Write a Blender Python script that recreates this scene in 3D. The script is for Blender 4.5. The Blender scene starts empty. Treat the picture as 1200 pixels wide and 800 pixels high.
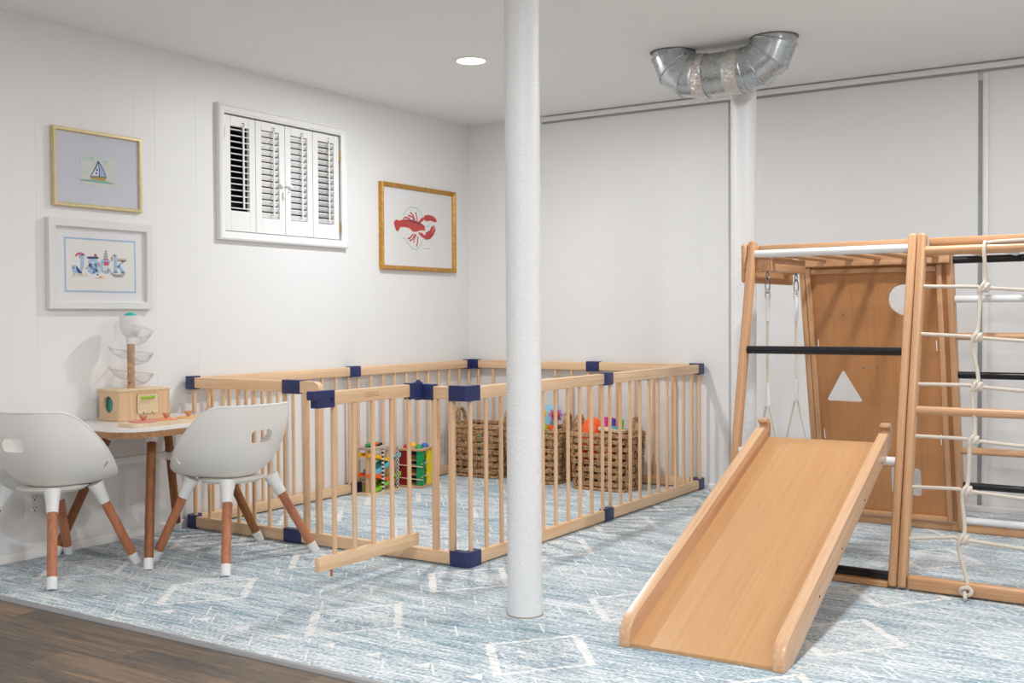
import bpy, bmesh, math, random
from mathutils import Vector, Matrix
random.seed(7)
sc = bpy.context.scene
col = sc.collection
R = math.radians
V = Vector
H = 2.10                      # ceiling height

# ------------------------------------------------------------------ helpers
def lin(c):
    c /= 255.0
    return c / 12.92 if c <= 0.04045 else ((c + 0.055) / 1.055) ** 2.4
def hexc(h):
    h = h.lstrip('#')
    return (lin(int(h[0:2], 16)), lin(int(h[2:4], 16)), lin(int(h[4:6], 16)), 1.0)

class NT:
    """small node-tree writer"""
    def __init__(s, name):
        s.mat = bpy.data.materials.new(name); s.mat.use_nodes = True
        s.t = s.mat.node_tree; s.n = s.t.nodes; s.l = s.t.links
        s.b = s.n['Principled BSDF']
    def set(s, sock, v):
        if isinstance(v, bpy.types.NodeSocket): s.l.new(v, sock)
        else: sock.default_value = v
    def m(s, op, a, b=None, c=None, clamp=False):
        n = s.n.new('ShaderNodeMath'); n.operation = op; n.use_clamp = clamp
        s.set(n.inputs[0], a)
        if b is not None: s.set(n.inputs[1], b)
        if c is not None: s.set(n.inputs[2], c)
        return n.outputs[0]
    def xyz(s):
        tc = s.n.new('ShaderNodeTexCoord'); sp = s.n.new('ShaderNodeSeparateXYZ')
        s.l.new(tc.outputs['Object'], sp.inputs[0]); s.co = tc.outputs['Object']
        return sp.outputs
    def comb(s, x, y, z=0.0):
        n = s.n.new('ShaderNodeCombineXYZ')
        for i, v in enumerate((x, y, z)): s.set(n.inputs[i], v)
        return n.outputs[0]
    def scaled(s, sx, sy, sz):
        tc = s.n.new('ShaderNodeTexCoord'); mp = s.n.new('ShaderNodeMapping'); r0 = s.n.new('ShaderNodeMapping')
        r0.inputs['Rotation'].default_value = (getattr(s, 'tilt', 0.0), 0, 0); s.l.new(tc.outputs['Object'], r0.inputs[0])
        s.l.new(r0.outputs[0], mp.inputs[0]); mp.inputs['Scale'].default_value = (sx, sy, sz)
        return mp.outputs[0]
    def noise(s, vec, scale=1.0, detail=3.0, rough=0.5, dist=0.0):
        n = s.n.new('ShaderNodeTexNoise'); s.l.new(vec, n.inputs['Vector'])
        n.inputs['Scale'].default_value = scale; n.inputs['Detail'].default_value = detail
        n.inputs['Roughness'].default_value = rough; n.inputs['Distortion'].default_value = dist
        return n.outputs['Fac']
    def white(s, vec):
        n = s.n.new('ShaderNodeTexWhiteNoise'); n.noise_dimensions = '3D'; s.l.new(vec, n.inputs[0])
        return n.outputs['Value']
    def ramp(s, fac, stops):
        n = s.n.new('ShaderNodeValToRGB'); s.set(n.inputs[0], fac); e = n.color_ramp.elements
        while len(e) < len(stops): e.new(0.5)
        for i, (p, c) in enumerate(stops):
            e[i].position = p; e[i].color = c if not isinstance(c, str) else hexc(c)
        return n.outputs[0]
    def mix(s, f, a, b):
        n = s.n.new('ShaderNodeMix'); n.data_type = 'RGBA'
        s.set(n.inputs['Factor'], f); s.set(n.inputs['A'], a); s.set(n.inputs['B'], b)
        return n.outputs['Result']
    def bump(s, h, strength=0.2, dist=0.002):
        n = s.n.new('ShaderNodeBump'); n.inputs['Strength'].default_value = strength
        n.inputs['Distance'].default_value = dist; s.set(n.inputs['Height'], h)
        s.l.new(n.outputs[0], s.b.inputs['Normal'])
    def fin(s, color=None, rough=0.5, metal=0.0, spec=0.5):
        if color is not None: s.set(s.b.inputs['Base Color'], color)
        s.set(s.b.inputs['Roughness'], rough); s.b.inputs['Metallic'].default_value = metal
        s.b.inputs['Specular IOR Level'].default_value = spec
        return s.mat

def plain(name, c, rough=0.5, metal=0.0, bump=0.0, bscale=200, var=0.04, spec=0.5):
    """one colour with slight procedural variation and an optional fine bump"""
    N = NT(name); N.xyz()
    f = N.noise(N.co, 9.0, 3.0)
    a = hexc(c); b = tuple(x * (1 - var * 2) for x in a[:3]) + (1,)
    colr = N.mix(f, b, tuple(min(1, x * (1 + var)) for x in a[:3]) + (1,))
    if bump: N.bump(N.noise(N.co, bscale, 2.0), bump)
    return N.fin(colr, rough, metal, spec)

def wood(name, c_dark, c_lite, axis='x', fine=1.0, rough=0.45, lo=.38, hi=.64, tilt=0.0):
    """grain along axis; tilt turns it about X for boards that lean"""
    N = NT(name); N.tilt = tilt
    s = {'x': (1.0, 48, 48), 'y': (48, 1.0, 48), 'z': (48, 48, 1.0)}[axis]
    v = N.scaled(*[q * fine for q in s])
    s2 = {'x': (9, 150, 150), 'y': (150, 9, 150), 'z': (150, 150, 9)}[axis]
    v2 = N.scaled(*[q * fine for q in s2])
    g = N.noise(v, 1.0, 4.0, .6, .35)
    f = N.noise(v2, 1.0, 2.0)
    k = N.m('ADD', N.m('MULTIPLY', g, .75), N.m('MULTIPLY', f, .25))
    c = N.ramp(k, [(lo, c_dark), (hi, c_lite)])
    N.bump(f, .08, .0006)
    return N.fin(c, rough)

class MB:
    """collects primitives into one mesh"""
    def __init__(s): s.bm = bmesh.new(); s.mi = 0
    def _face(s, vs):
        try:
            f = s.bm.faces.new(vs); f.material_index = s.mi; return f
        except ValueError: return None
    def mat(s, i): s.mi = i; return s
    def box(s, c, size, rot=None, bev=0.0, seg=2):
        hx, hy, hz = [q / 2 for q in size]; c = V(c)
        rot = rot or Matrix.Identity(3)
        vs = [s.bm.verts.new(c + rot @ V((x, y, z))) for x in (-hx, hx) for y in (-hy, hy) for z in (-hz, hz)]
        fs = [s._face([vs[i] for i in q]) for q in ((0,1,3,2),(4,6,7,5),(0,4,5,1),(2,3,7,6),(0,2,6,4),(1,5,7,3))]
        if bev > 0:
            es = list({e for f in fs for e in f.edges})
            r = bmesh.ops.bevel(s.bm, geom=es, offset=bev, segments=seg, affect='EDGES', profile=.5, clamp_overlap=True)
            for f in r['faces']: f.material_index = s.mi
        return s
    def beam(s, p, q, w, d, side, bev=0.0, seg=2):
        """box from p to q; w is its size along 'side', d across"""
        p, q = V(p), V(q); z = (q - p).normalized(); x = V(side); x = (x - z * x.dot(z)).normalized(); y = z.cross(x)
        rot = Matrix((x, y, z)).transposed()
        return s.box((p + q) / 2, (w, d, (q - p).length), rot, bev, seg)
    def ring(s, c, x, y, r, seg, ry=None):
        ry = ry or r
        return [s.bm.verts.new(c + x * (math.cos(2*math.pi*i/seg) * r) + y * (math.sin(2*math.pi*i/seg) * ry)) for i in range(seg)]
    def skin(s, a, b):
        n = len(a)
        for i in range(n): s._face([a[i], a[(i+1) % n], b[(i+1) % n], b[i]])
    def cyl(s, p, q, r, r2=None, seg=16, caps=True):
        p, q = V(p), V(q); z = (q - p).normalized(); x = z.orthogonal().normalized(); y = z.cross(x)
        a = s.ring(p, x, y, r, seg); b = s.ring(q, x, y, r if r2 is None else r2, seg); s.skin(a, b)
        if caps: s._face(a[::-1]); s._face(b)
        return s
    def tube(s, pts, r, seg=8, closed=False, caps=True):
        P = [V(p) for p in pts]; n = len(P); x = None; rings = []
        for i in range(n):
            a = P[(i-1) % n] if (closed or i > 0) else P[i]; b = P[(i+1) % n] if (closed or i < n-1) else P[i]
            t = (b - a).normalized()
            x = t.orthogonal().normalized() if x is None else (x - t * x.dot(t)).normalized()
            rr = r[i] if isinstance(r, (list, tuple)) else r
            rings.append(s.ring(P[i], x, t.cross(x), rr, seg))
        for i in range(n - 1): s.skin(rings[i], rings[i+1])
        if closed:
            # join with the best twist
            a, b = rings[-1], rings[0]; k = min(range(seg), key=lambda j: (a[0].co - b[j].co).length)
            s.skin(a, b[k:] + b[:k])
        elif caps: s._face(rings[0][::-1]); s._face(rings[-1])
        return s
    def lathe(s, prof, c=(0,0,0), seg=32, axis=None, caps=True):
        c = V(c); z = V(axis or (0,0,1)).normalized(); x = z.orthogonal().normalized() if axis else V((1,0,0)); y = z.cross(x)
        rings = [s.ring(c + z * h, x, y, max(r, 1e-5), seg) for r, h in prof]
        for a, b in zip(rings, rings[1:]): s.skin(a, b)
        if caps: s._face(rings[0][::-1]); s._face(rings[-1])
        return s
    def prism(s, poly, o, ax, ay, n):
        """polygon (2-D) in plane o+ax*u+ay*v, extruded by vector n"""
        o, ax, ay, n = V(o), V(ax), V(ay), V(n)
        a = [s.bm.verts.new(o + ax * u + ay * v) for u, v in poly]; b = [s.bm.verts.new(q.co + n) for q in a]
        s.skin(a, b); s._face(a[::-1]); s._face(b)
        return s
    def ball(s, c, r, seg=20, rings=12):
        rx, ry, rz = r if isinstance(r, (tuple, list)) else (r, r, r); c = V(c)
        rg = []
        for j in range(1, rings):
            t = math.pi * j / rings
            rg.append([s.bm.verts.new(c + V((rx*math.sin(t)*math.cos(2*math.pi*i/seg), ry*math.sin(t)*math.sin(2*math.pi*i/seg), -rz*math.cos(t)))) for i in range(seg)])
        b = s.bm.verts.new(c - V((0,0,rz))); t = s.bm.verts.new(c + V((0,0,rz)))
        for i in range(seg): s._face([b, rg[0][(i+1) % seg], rg[0][i]]); s._face([t, rg[-1][i], rg[-1][(i+1) % seg]])
        for a, d in zip(rg, rg[1:]): s.skin(a, d)
        return s
    def grid(s, f, nu, nv, closeu=False):
        vs = [[s.bm.verts.new(f(i / (nu if closeu else nu - 1), j / (nv - 1))) for j in range(nv)] for i in range(nu)]
        for i in range(nu if closeu else nu - 1):
            for j in range(nv - 1):
                s._face([vs[i][j], vs[(i+1) % nu][j], vs[(i+1) % nu][j+1], vs[i][j+1]])
        return s

def world(o):
    m = o.matrix_basis.copy()
    while o.parent: o = o.parent; m = o.matrix_basis @ m
    return m

def build(mb, name, mats, parent=None, local=False, angle=35, origin=None):
    bmesh.ops.recalc_face_normals(mb.bm, faces=mb.bm.faces[:])
    me = bpy.data.meshes.new(name); mb.bm.to_mesh(me); mb.bm.free()
    o = bpy.data.objects.new(name, me); col.objects.link(o)
    for m in (mats if isinstance(mats, (list, tuple)) else [mats]): me.materials.append(m)
    if parent:
        o.parent = parent
        if not local: me.transform(world(parent).inverted())
    elif origin is not None:
        me.transform(Matrix.Translation(-V(origin))); o.location = origin
    for p in me.polygons: p.use_smooth = True
    me.set_sharp_from_angle(angle=R(angle))
    return o

def thing(name, label, cat, loc=(0,0,0), rotz=0.0, group=None):
    o = bpy.data.objects.new(name, None); col.objects.link(o); o.empty_display_size = .05
    o.location = loc; o.rotation_euler = (0, 0, rotz); o['label'] = label; o['category'] = cat
    if group: o['group'] = group
    return o
def tag(o, label, cat, group=None):
    o['label'] = label; o['category'] = cat
    if group: o['group'] = group
    return o
def struct(mb, name, mats, angle=35):
    o = build(mb, name, mats, angle=angle); o['kind'] = 'structure'; return o
def dup(root, loc, rotz=0.0, label=None, group=None, skip=()):
    r = root.copy(); col.objects.link(r); r.location = loc; r.rotation_euler = (0, 0, rotz)
    if label: r['label'] = label
    if group: r['group'] = group
    def kids(a, b):
        for ch in list(a.children):
            c = ch.copy(); col.objects.link(c); c.parent = b; kids(ch, c)
    kids(root, r); return r
def cut(o, mb):
    """carve mb's solid out of o and keep plain mesh data"""
    bmesh.ops.recalc_face_normals(mb.bm, faces=mb.bm.faces[:])
    me = bpy.data.meshes.new('cutter'); mb.bm.to_mesh(me); mb.bm.free()
    c = bpy.data.objects.new('cutter', me); col.objects.link(c); c.matrix_world = world(o)
    md = o.modifiers.new('cut', 'BOOLEAN'); md.operation = 'DIFFERENCE'; md.solver = 'EXACT'; md.object = c
    dg = bpy.context.evaluated_depsgraph_get(); dg.update()
    nm = bpy.data.meshes.new_from_object(o.evaluated_get(dg)); o.modifiers.clear()
    old = o.data; o.data = nm; nm.name = o.name
    bpy.data.meshes.remove(old); bpy.data.objects.remove(c)
    for p in nm.polygons: p.use_smooth = True
    nm.set_sharp_from_angle(angle=R(35))
def rrect(w, h, r, n=5, cx=0, cy=0):
    out = []
    for k, (sx, sy) in enumerate(((1,1),(-1,1),(-1,-1),(1,-1))):
        for i in range(n + 1):
            a = math.pi/2 * (k + i / n)
            out.append((cx + sx*(w/2 - r) + r*math.cos(a), cy + sy*(h/2 - r) + r*math.sin(a)))
    return out

# ------------------------------------------------------------------ materials
M = {}
M['wall'] = plain('white_panel_paint', '#ebeae9', .45, bump=.05, bscale=60, var=.01)
M['ceil'] = plain('ceiling_paint', '#f1f0ee', .8, bump=.04, bscale=120, var=.012)
M['trim'] = plain('white_trim_gloss', '#efeeed', .35, var=.01)
M['gap'] = plain('grey_filler_and_shade', '#a3a6a8', .8, var=.12)  # joint filler grey, also used for the painted shadow below the top board
M['dark'] = plain('dark_gap', '#1c1b1a', .9)
M['night'] = plain('night_black', '#07080a', .6)
M['pine_x'] = wood('pine_grain_x', '#dfb68e', '#f0cfa9', 'x')
M['pine_y'] = wood('pine_grain_y', '#dfb68e', '#f0cfa9', 'y')
M['pine_z'] = wood('pine_grain_z', '#d9ae87', '#eac6a1', 'z')
M['navy'] = plain('navy_plastic', '#293262', .42, var=.03)
M['beech_x'] = wood('beech_grain_x', '#ba8a63', '#d3a57b', 'x', 1.4, .38)
M['beech_y'] = wood('beech_grain_y', '#ba8a63', '#d3a57b', 'y', 1.4, .38)
M['beech_z'] = wood('beech_grain_z', '#ba8a63', '#d3a57b', 'z', 1.4, .38)
M['beech_front'] = wood('beech_grain_front', '#ba8a63', '#d3a57b', 'z', 1.4, .38, tilt=.2095)
M['beech_back'] = wood('beech_grain_back', '#ba8a63', '#d3a57b', 'z', 1.4, .38, tilt=-.204)
M['ply'] = wood('beech_board', '#af7848', '#bd8556', 'z', 1.6, .4, .3, .72, -.204)
M['slide'] = wood('beech_slide_bed', '#c08f60', '#cb9f70', 'y', 1.6, .3, .3, .72, -.368)
M['sliderail'] = wood('beech_slide_rail', '#c89a74', '#dab48f', 'y', 1.6, .3, tilt=-.368)
M['tan_leg'] = wood('tan_leg_wood', '#ac6a48', '#c07f5c', 'z', 1.5, .5)
M['table_leg'] = wood('brown_leg_wood', '#7d4a22', '#945c30', 'z', 1.5, .5)
M['plyedge'] = wood('ply_edge', '#8f6541', '#b88a5e', 'x', 2.0, .5)
M['plastic'] = plain('warm_white_plastic', '#efece7', .45, var=.01)
M['capwhite'] = plain('white_cap_plastic', '#e9e9e8', .4, var=.01)
M['laminate'] = plain('white_laminate', '#e9e9eb', .22, var=.01)
M['blackbar'] = plain('black_dowel', '#15161a', .3)
M['whitebar'] = plain('white_dowel', '#e6e6e6', .35)
M['rope'] = plain('cream_rope', '#d3c8ba', .9, bump=.6, bscale=420, var=.06)
M['sleeve'] = plain('clear_white_sleeve', '#e2e4e8', .4)
M['steel'] = plain('bolt_steel', '#8d9094', .3, .9)
M['brass'] = plain('hinge_brass', '#b59a68', .35, .8)
def galv():
    N = NT('galvanised_steel'); N.xyz()
    f = N.noise(N.co, 42, 4.0, .6, .6)
    c = N.ramp(f, [(.35, '#b0b5b7'), (.62, '#c2c6c8')])
    N.bump(N.noise(N.co, 14, 2.0), .08, .003)
    return N.fin(c, N.ramp(f, [(.3, (.24,)*3+(1,)), (.7, (.33,)*3+(1,))]), .9)
M['galv'] = galv()
def foil():
    N = NT('foil_tape'); N.xyz()
    N.bump(N.noise(N.co, 45, 4.0, .6, 1.0), 1.0, .012)
    return N.fin(hexc('#d8d2cd'), .22, .88)
M['foil'] = foil()
def glossgold(name, a, b):
    N = NT(name); N.xyz(); f = N.noise(N.co, 60, 3.0)
    return N.fin(N.ramp(f, [(.35, a), (.7, b)]), .38, .35)
M['gold'] = glossgold('pale_gold_leaf', '#d2bd8f', '#decb9f')
M['bronze'] = glossgold('antique_gold', '#b58236', '#d3a04c')
M['bronze_dark'] = glossgold('bronze_groove', '#6f5023', '#8a6631')
M['framewhite'] = plain('white_frame_paint', '#e2e1e0', .4, var=.01)
M['mat_grey'] = plain('grey_blue_mat', '#cfd0d9', .8, var=.01)
M['mat_white'] = plain('white_mat', '#e6e5e6', .8, var=.01)
M['paper'] = plain('cream_paper', '#e7e4e0', .85, var=.02)
M['paper_green'] = plain('watercolour_paper', '#d3d8d2', .85, var=.05)
ART_COL = dict(red='#c8413c', dkred='#8d3038', teal='#a9cfcb', pencil='#a9a6a2', wash='#bfd6cd', sea='#8fb8a9', hull='#c2a258',
    paper2='#e4e6ec', ltblue='#a9c0e2', inkblue='#3d4f8c', nameblue='#a9c4e2', pink='#d85a76', orange='#dfa35e', grey='#b4b4b6',
    ink='#4a4b52', bluefl='#6f83c0', leaf='#8db79d', brown='#c59a7e', yellow='#ebd27a')
for k, c in ART_COL.items(): M['art_' + k] = plain('ink_' + k, c, .85, var=.12)
def glass(name, rough=.02, tint=(1,1,1,1), glos=.03, power=5.0):
    mat = bpy.data.materials.new(name); mat.use_nodes = True; t = mat.node_tree; t.nodes.clear()
    o = t.nodes.new('ShaderNodeOutputMaterial'); mx = t.nodes.new('ShaderNodeMixShader')
    a = t.nodes.new('ShaderNodeBsdfTransparent'); a.inputs[0].default_value = tint
    b = t.nodes.new('ShaderNodeBsdfGlossy'); b.inputs['Roughness'].default_value = rough
    f = t.nodes.new('ShaderNodeLayerWeight'); f.inputs[0].default_value = .5
    pw_ = t.nodes.new('ShaderNodeMath'); pw_.operation = 'POWER'; pw_.inputs[1].default_value = power
    mm = t.nodes.new('ShaderNodeMath'); mm.operation = 'MULTIPLY_ADD'; mm.inputs[1].default_value = .8; mm.inputs[2].default_value = glos; mm.use_clamp = True
    t.links.new(f.outputs['Facing'], pw_.inputs[0]); t.links.new(pw_.outputs[0], mm.inputs[0]); t.links.new(mm.outputs[0], mx.inputs[0])
    t.links.new(a.outputs[0], mx.inputs[1]); t.links.new(b.outputs[0], mx.inputs[2]); t.links.new(mx.outputs[0], o.inputs[0])
    return mat
M['pane'] = glass('picture_glass', .02, glos=.02)
M['clear'] = glass('clear_acrylic', .05, (.975,.975,.985,1), .02, 3.5)
def column_paint():
    N = NT('thick_white_column_paint'); N.xyz()
    h = N.m('ADD', N.noise(N.co, 130, 3.0), N.m('MULTIPLY', N.noise(N.co, 35, 2.0), .8))
    N.bump(h, .6, .004)
    return N.fin(hexc('#e6e6e6'), .35)
M['column'] = column_paint()

def rug_material():
    N = NT('distressed_blue_rug'); x, y, z = N.xyz()
    n1 = N.noise(N.comb(N.m('MULTIPLY', x, 9), N.m('MULTIPLY', y, 95)), 1, 5, .65)
    n2 = N.noise(N.comb(N.m('MULTIPLY', x, 2.2), N.m('MULTIPLY', y, 16)), 1, 4, .6)
    n3 = N.noise(N.comb(N.m('MULTIPLY', x, 1.1), N.m('MULTIPLY', y, 2.6)), 1, 2, .5)
    n4 = N.noise(N.comb(N.m('MULTIPLY', x, 75), N.m('MULTIPLY', y, 150)), 1, 2, .6)
    s = N.m('ADD', N.m('ADD', N.m('MULTIPLY', n1, .36), N.m('MULTIPLY', n2, .22)), N.m('ADD', N.m('MULTIPLY', n3, .10), N.m('MULTIPLY', n4, .32)))
    base = N.ramp(s, [(.385, '#688292'), (.46, '#94a7b2'), (.525, '#c9d0d3'), (.595, '#ececeb')])
    jit = N.m('MULTIPLY', N.m('SUBTRACT', N.noise(N.comb(N.m('MULTIPLY', x, 75), N.m('MULTIPLY', y, 75)), 1, 2), .5), .24)
    # staggered diamonds
    def cell(v, o, p):  # centred distance inside a repeat
        f = N.m('FRACT', N.m('ADD', N.m('DIVIDE', N.m('SUBTRACT', v, o), p), 100.5)); return N.m('MULTIPLY', N.m('SUBTRACT', f, .5), p)
    u = cell(x, 2.31, .66); v = cell(y, -2.955, .60)
    d = N.m('ADD', N.m('ADD', N.m('DIVIDE', N.m('ABSOLUTE', u), .165), N.m('DIVIDE', N.m('ABSOLUTE', v), .205)), jit)
    su = N.m('GREATER_THAN', N.m('MULTIPLY', u, v), 0)                 # two sides drawn heavier
    wdt = N.m('ADD', .062, N.m('MULTIPLY', su, .04))
    ring = N.m('LESS_THAN', N.m('ABSOLUTE', N.m('SUBTRACT', d, 1)), wdt)
    nq = N.noise(N.comb(N.m('MULTIPLY', x, 34), N.m('MULTIPLY', y, 34)), 1, 1, .5, .6)
    squig = N.m('MULTIPLY', N.m('LESS_THAN', N.m('ABSOLUTE', N.m('SUBTRACT', nq, .5)), .03), N.m('LESS_THAN', d, .84))
    # scattered short tally strokes
    def strokes(px, py, ox, oy, dens, half, w):
        ra = N.m('ADD', N.m('MULTIPLY', x, .77), N.m('MULTIPLY', y, .64)); rb = N.m('SUBTRACT', N.m('MULTIPLY', y, .77), N.m('MULTIPLY', x, .64))
        cx = N.m('ADD', N.m('DIVIDE', ra, px), ox); cy = N.m('ADD', N.m('DIVIDE', rb, py), oy)
        h = N.white(N.comb(N.m('FLOOR', cx), N.m('FLOOR', cy), 3.7 + ox))
        fx = N.m('ABSOLUTE', N.m('SUBTRACT', N.m('FRACT', cx), .5)); fy = N.m('ABSOLUTE', N.m('SUBTRACT', N.m('FRACT', cy), .5))
        a = N.m('MULTIPLY', N.m('LESS_THAN', fx, w / px), N.m('LESS_THAN', fy, half))
        return N.m('MULTIPLY', N.m('MULTIPLY', a, N.m('GREATER_THAN', h, dens)), N.m('GREATER_THAN', d, 1.25))
    st = N.m('MAXIMUM', strokes(.085, .17, 100.3, 100.1, .75, .30, .0030), strokes(.065, .13, 100.8, 100.6, .82, .33, .0026))
    # dotted rows of the border along the front edge
    bx = N.m('ABSOLUTE', N.m('SUBTRACT', N.m('FRACT', N.m('MULTIPLY', x, 42)), .5)); by = N.m('ABSOLUTE', N.m('SUBTRACT', N.m('FRACT', N.m('MULTIPLY', y, 42)), .5))
    dots = N.m('LESS_THAN', N.m('ADD', N.m('MULTIPLY', bx, bx), N.m('MULTIPLY', by, by)), .055)
    edge = N.m('MAXIMUM', N.m('LESS_THAN', y, -3.235), N.m('GREATER_THAN', N.noise(N.comb(N.m('MULTIPLY', x, 3), N.m('MULTIPLY', y, 5)), 1, 1), .6))
    dots = N.m('MULTIPLY', dots, edge)
    # little triangles inside the border
    tx = N.m('ABSOLUTE', cell(x, .4, .17)); ty = N.m('SUBTRACT', y, -3.215)
    tri = N.m('MULTIPLY', N.m('GREATER_THAN', ty, 0), N.m('LESS_THAN', N.m('ADD', N.m('MULTIPLY', tx, 1.6), ty), .045))
    wearn = N.noise(N.comb(N.m('MULTIPLY', x, 26), N.m('MULTIPLY', y, 70)), 1, 3)
    wear = N.m('MULTIPLY', N.m('SUBTRACT', wearn, .33), 4.5, clamp=True)
    ink = N.m('MULTIPLY', N.m('MAXIMUM', N.m('MAXIMUM', ring, st), tri), N.m('ADD', N.m('MULTIPLY', wear, .65), .28))
    ink2 = N.m('MULTIPLY', N.m('MAXIMUM', squig, N.m('MULTIPLY', dots, .6)), N.m('ADD', N.m('MULTIPLY', wear, .6), .2))
    c = N.mix(N.m('MAXIMUM', ink, ink2), base, hexc('#ebe8e4'))
    N.bump(N.m('ADD', n4, n1), .35, .002)
    return N.fin(c, .92, spec=.2)
M['rug'] = rug_material()

def plank_material():
    N = NT('grey_brown_vinyl_planks'); x, y, z = N.xyz()
    r = N.m('DIVIDE', N.m('ADD', y, 3.485), .128); row = N.m('FLOOR', r)
    off = N.m('MULTIPLY', N.white(N.comb(row, 3.3, 1.0)), 1.2)
    cxx = N.m('DIVIDE', N.m('ADD', x, off), 1.22); cx = N.m('FLOOR', cxx)
    h = N.white(N.comb(row, cx, 7.1))
    g = N.noise(N.comb(N.m('MULTIPLY', x, 3.5), N.m('MULTIPLY', y, 46), N.m('MULTIPLY', h, 20)), 1, 6, .62, .8)
    b = N.noise(N.comb(N.m('MULTIPLY', x, 2.0), N.m('MULTIPLY', y, 7), N.m('MULTIPLY', h, 9)), 1, 3)
    tone = N.m('ADD', N.m('MULTIPLY', h, .36), N.m('SUBTRACT', N.m('ADD', N.m('MULTIPLY', g, .95), N.m('MULTIPLY', b, .40)), .24))
    c = N.ramp(tone, [(.34, '#302b29'), (.52, '#4d4541'), (.70, '#685a4c'), (.90, '#8a7059')])
    seam = N.m('MAXIMUM', N.m('LESS_THAN', N.m('FRACT', r), .012), N.m('LESS_THAN', N.m('FRACT', cxx), .0012))
    c = N.mix(N.m('MULTIPLY', seam, .6), c, hexc('#2e2824'))
    gf = N.noise(N.comb(N.m('MULTIPLY', x, 24), N.m('MULTIPLY', y, 190)), 1, 3, .7)
    c = N.mix(N.m('MULTIPLY', N.m('SUBTRACT', gf, .42), 1.6, clamp=True), c, N.mix(.45, c, hexc('#9b8c7c')))
    N.bump(N.m('ADD', g, gf), .2, .001)
    return N.fin(c, .5)
M['plank'] = plank_material()
def wicker():
    N = NT('woven_seagrass'); N.xyz()
    f = N.noise(N.co, 60, 4.0, .6); g = N.noise(N.co, 260, 2.0)
    c = N.ramp(N.m('ADD', N.m('MULTIPLY', f, .7), N.m('MULTIPLY', g, .3)), [(.34, '#755438'), (.5, '#ad865d'), (.66, '#d6b388')])
    N.bump(g, .5, .003)
    return N.fin(c, .75)
M['wicker'] = wicker()
for k, c, rg in (('c_red','#c8312f',.35),('c_green','#159957',.35),('c_blue','#1f63b8',.35),('c_yellow','#f2d60f',.35),('c_dkred','#8f1a20',.45),
    ('c_dkblue','#1d3f74',.4),('c_orange','#f2662b',.35),('c_amber','#f5b51c',.35),('c_cyan','#5fbdd6',.35),('c_lime','#8cc81f',.35),('c_teal','#35c4b4',.4),
    ('c_coral','#e8452f',.85),('c_pink','#e0479a',.4),('c_lilac','#b884c4',.4),('c_purple','#5b3aa8',.4),('c_ltblue','#8fcbe0',.6),('c_mint','#86c9b5',.5),('c_black','#17181a',.4),
    ('p_red','#e58f86',.5),('p_orange','#f0a274',.5),('p_amber','#f2bb7a',.5),('p_gold','#f3c97c',.5),('p_yellow','#f2d587',.5),('tealcloth','#6fbfb6',.8)):
    M[k] = plain(k[2:] + '_paint', c, rg, var=.03)
M['toywood'] = wood('toy_birch', '#d9bd98', '#e9d3b3', 'x', 1.2, .5)
M['toywood_z'] = wood('toy_birch_upright', '#d3ae86', '#e3c39d', 'z', 1.2, .5)
M['toytop'] = wood('toy_beech', '#b98f6c', '#d0a884', 'x', 1.2, .5)
M['greywood'] = wood('toy_grey_wood', '#b3a08e', '#cdbba8', 'x', 1.2, .5)
M['knob'] = plain('wood_knob', '#cf9a72', .4, var=.06)
def checker():
    N = NT('checkered_post'); x, y, z = N.xyz()
    a = N.m('FLOOR', N.m('MULTIPLY', N.m('ADD', x, y), 95)); b = N.m('FLOOR', N.m('MULTIPLY', z, 95))
    f = N.m('MODULO', N.m('ADD', N.m('ADD', a, b), 400), 2)
    return N.fin(N.mix(f, hexc('#e8e6e0'), hexc('#1a1a1a')), .5)
M['checker'] = checker()
def emit(name, strength, c=(1, .97, .93)):
    mat = bpy.data.materials.new(name); mat.use_nodes = True; t = mat.node_tree; t.nodes.clear()
    o = t.nodes.new('ShaderNodeOutputMaterial'); e = t.nodes.new('ShaderNodeEmission')
    e.inputs[0].default_value = c + (1,); e.inputs[1].default_value = strength; t.links.new(e.outputs[0], o.inputs[0]); return mat

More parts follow.
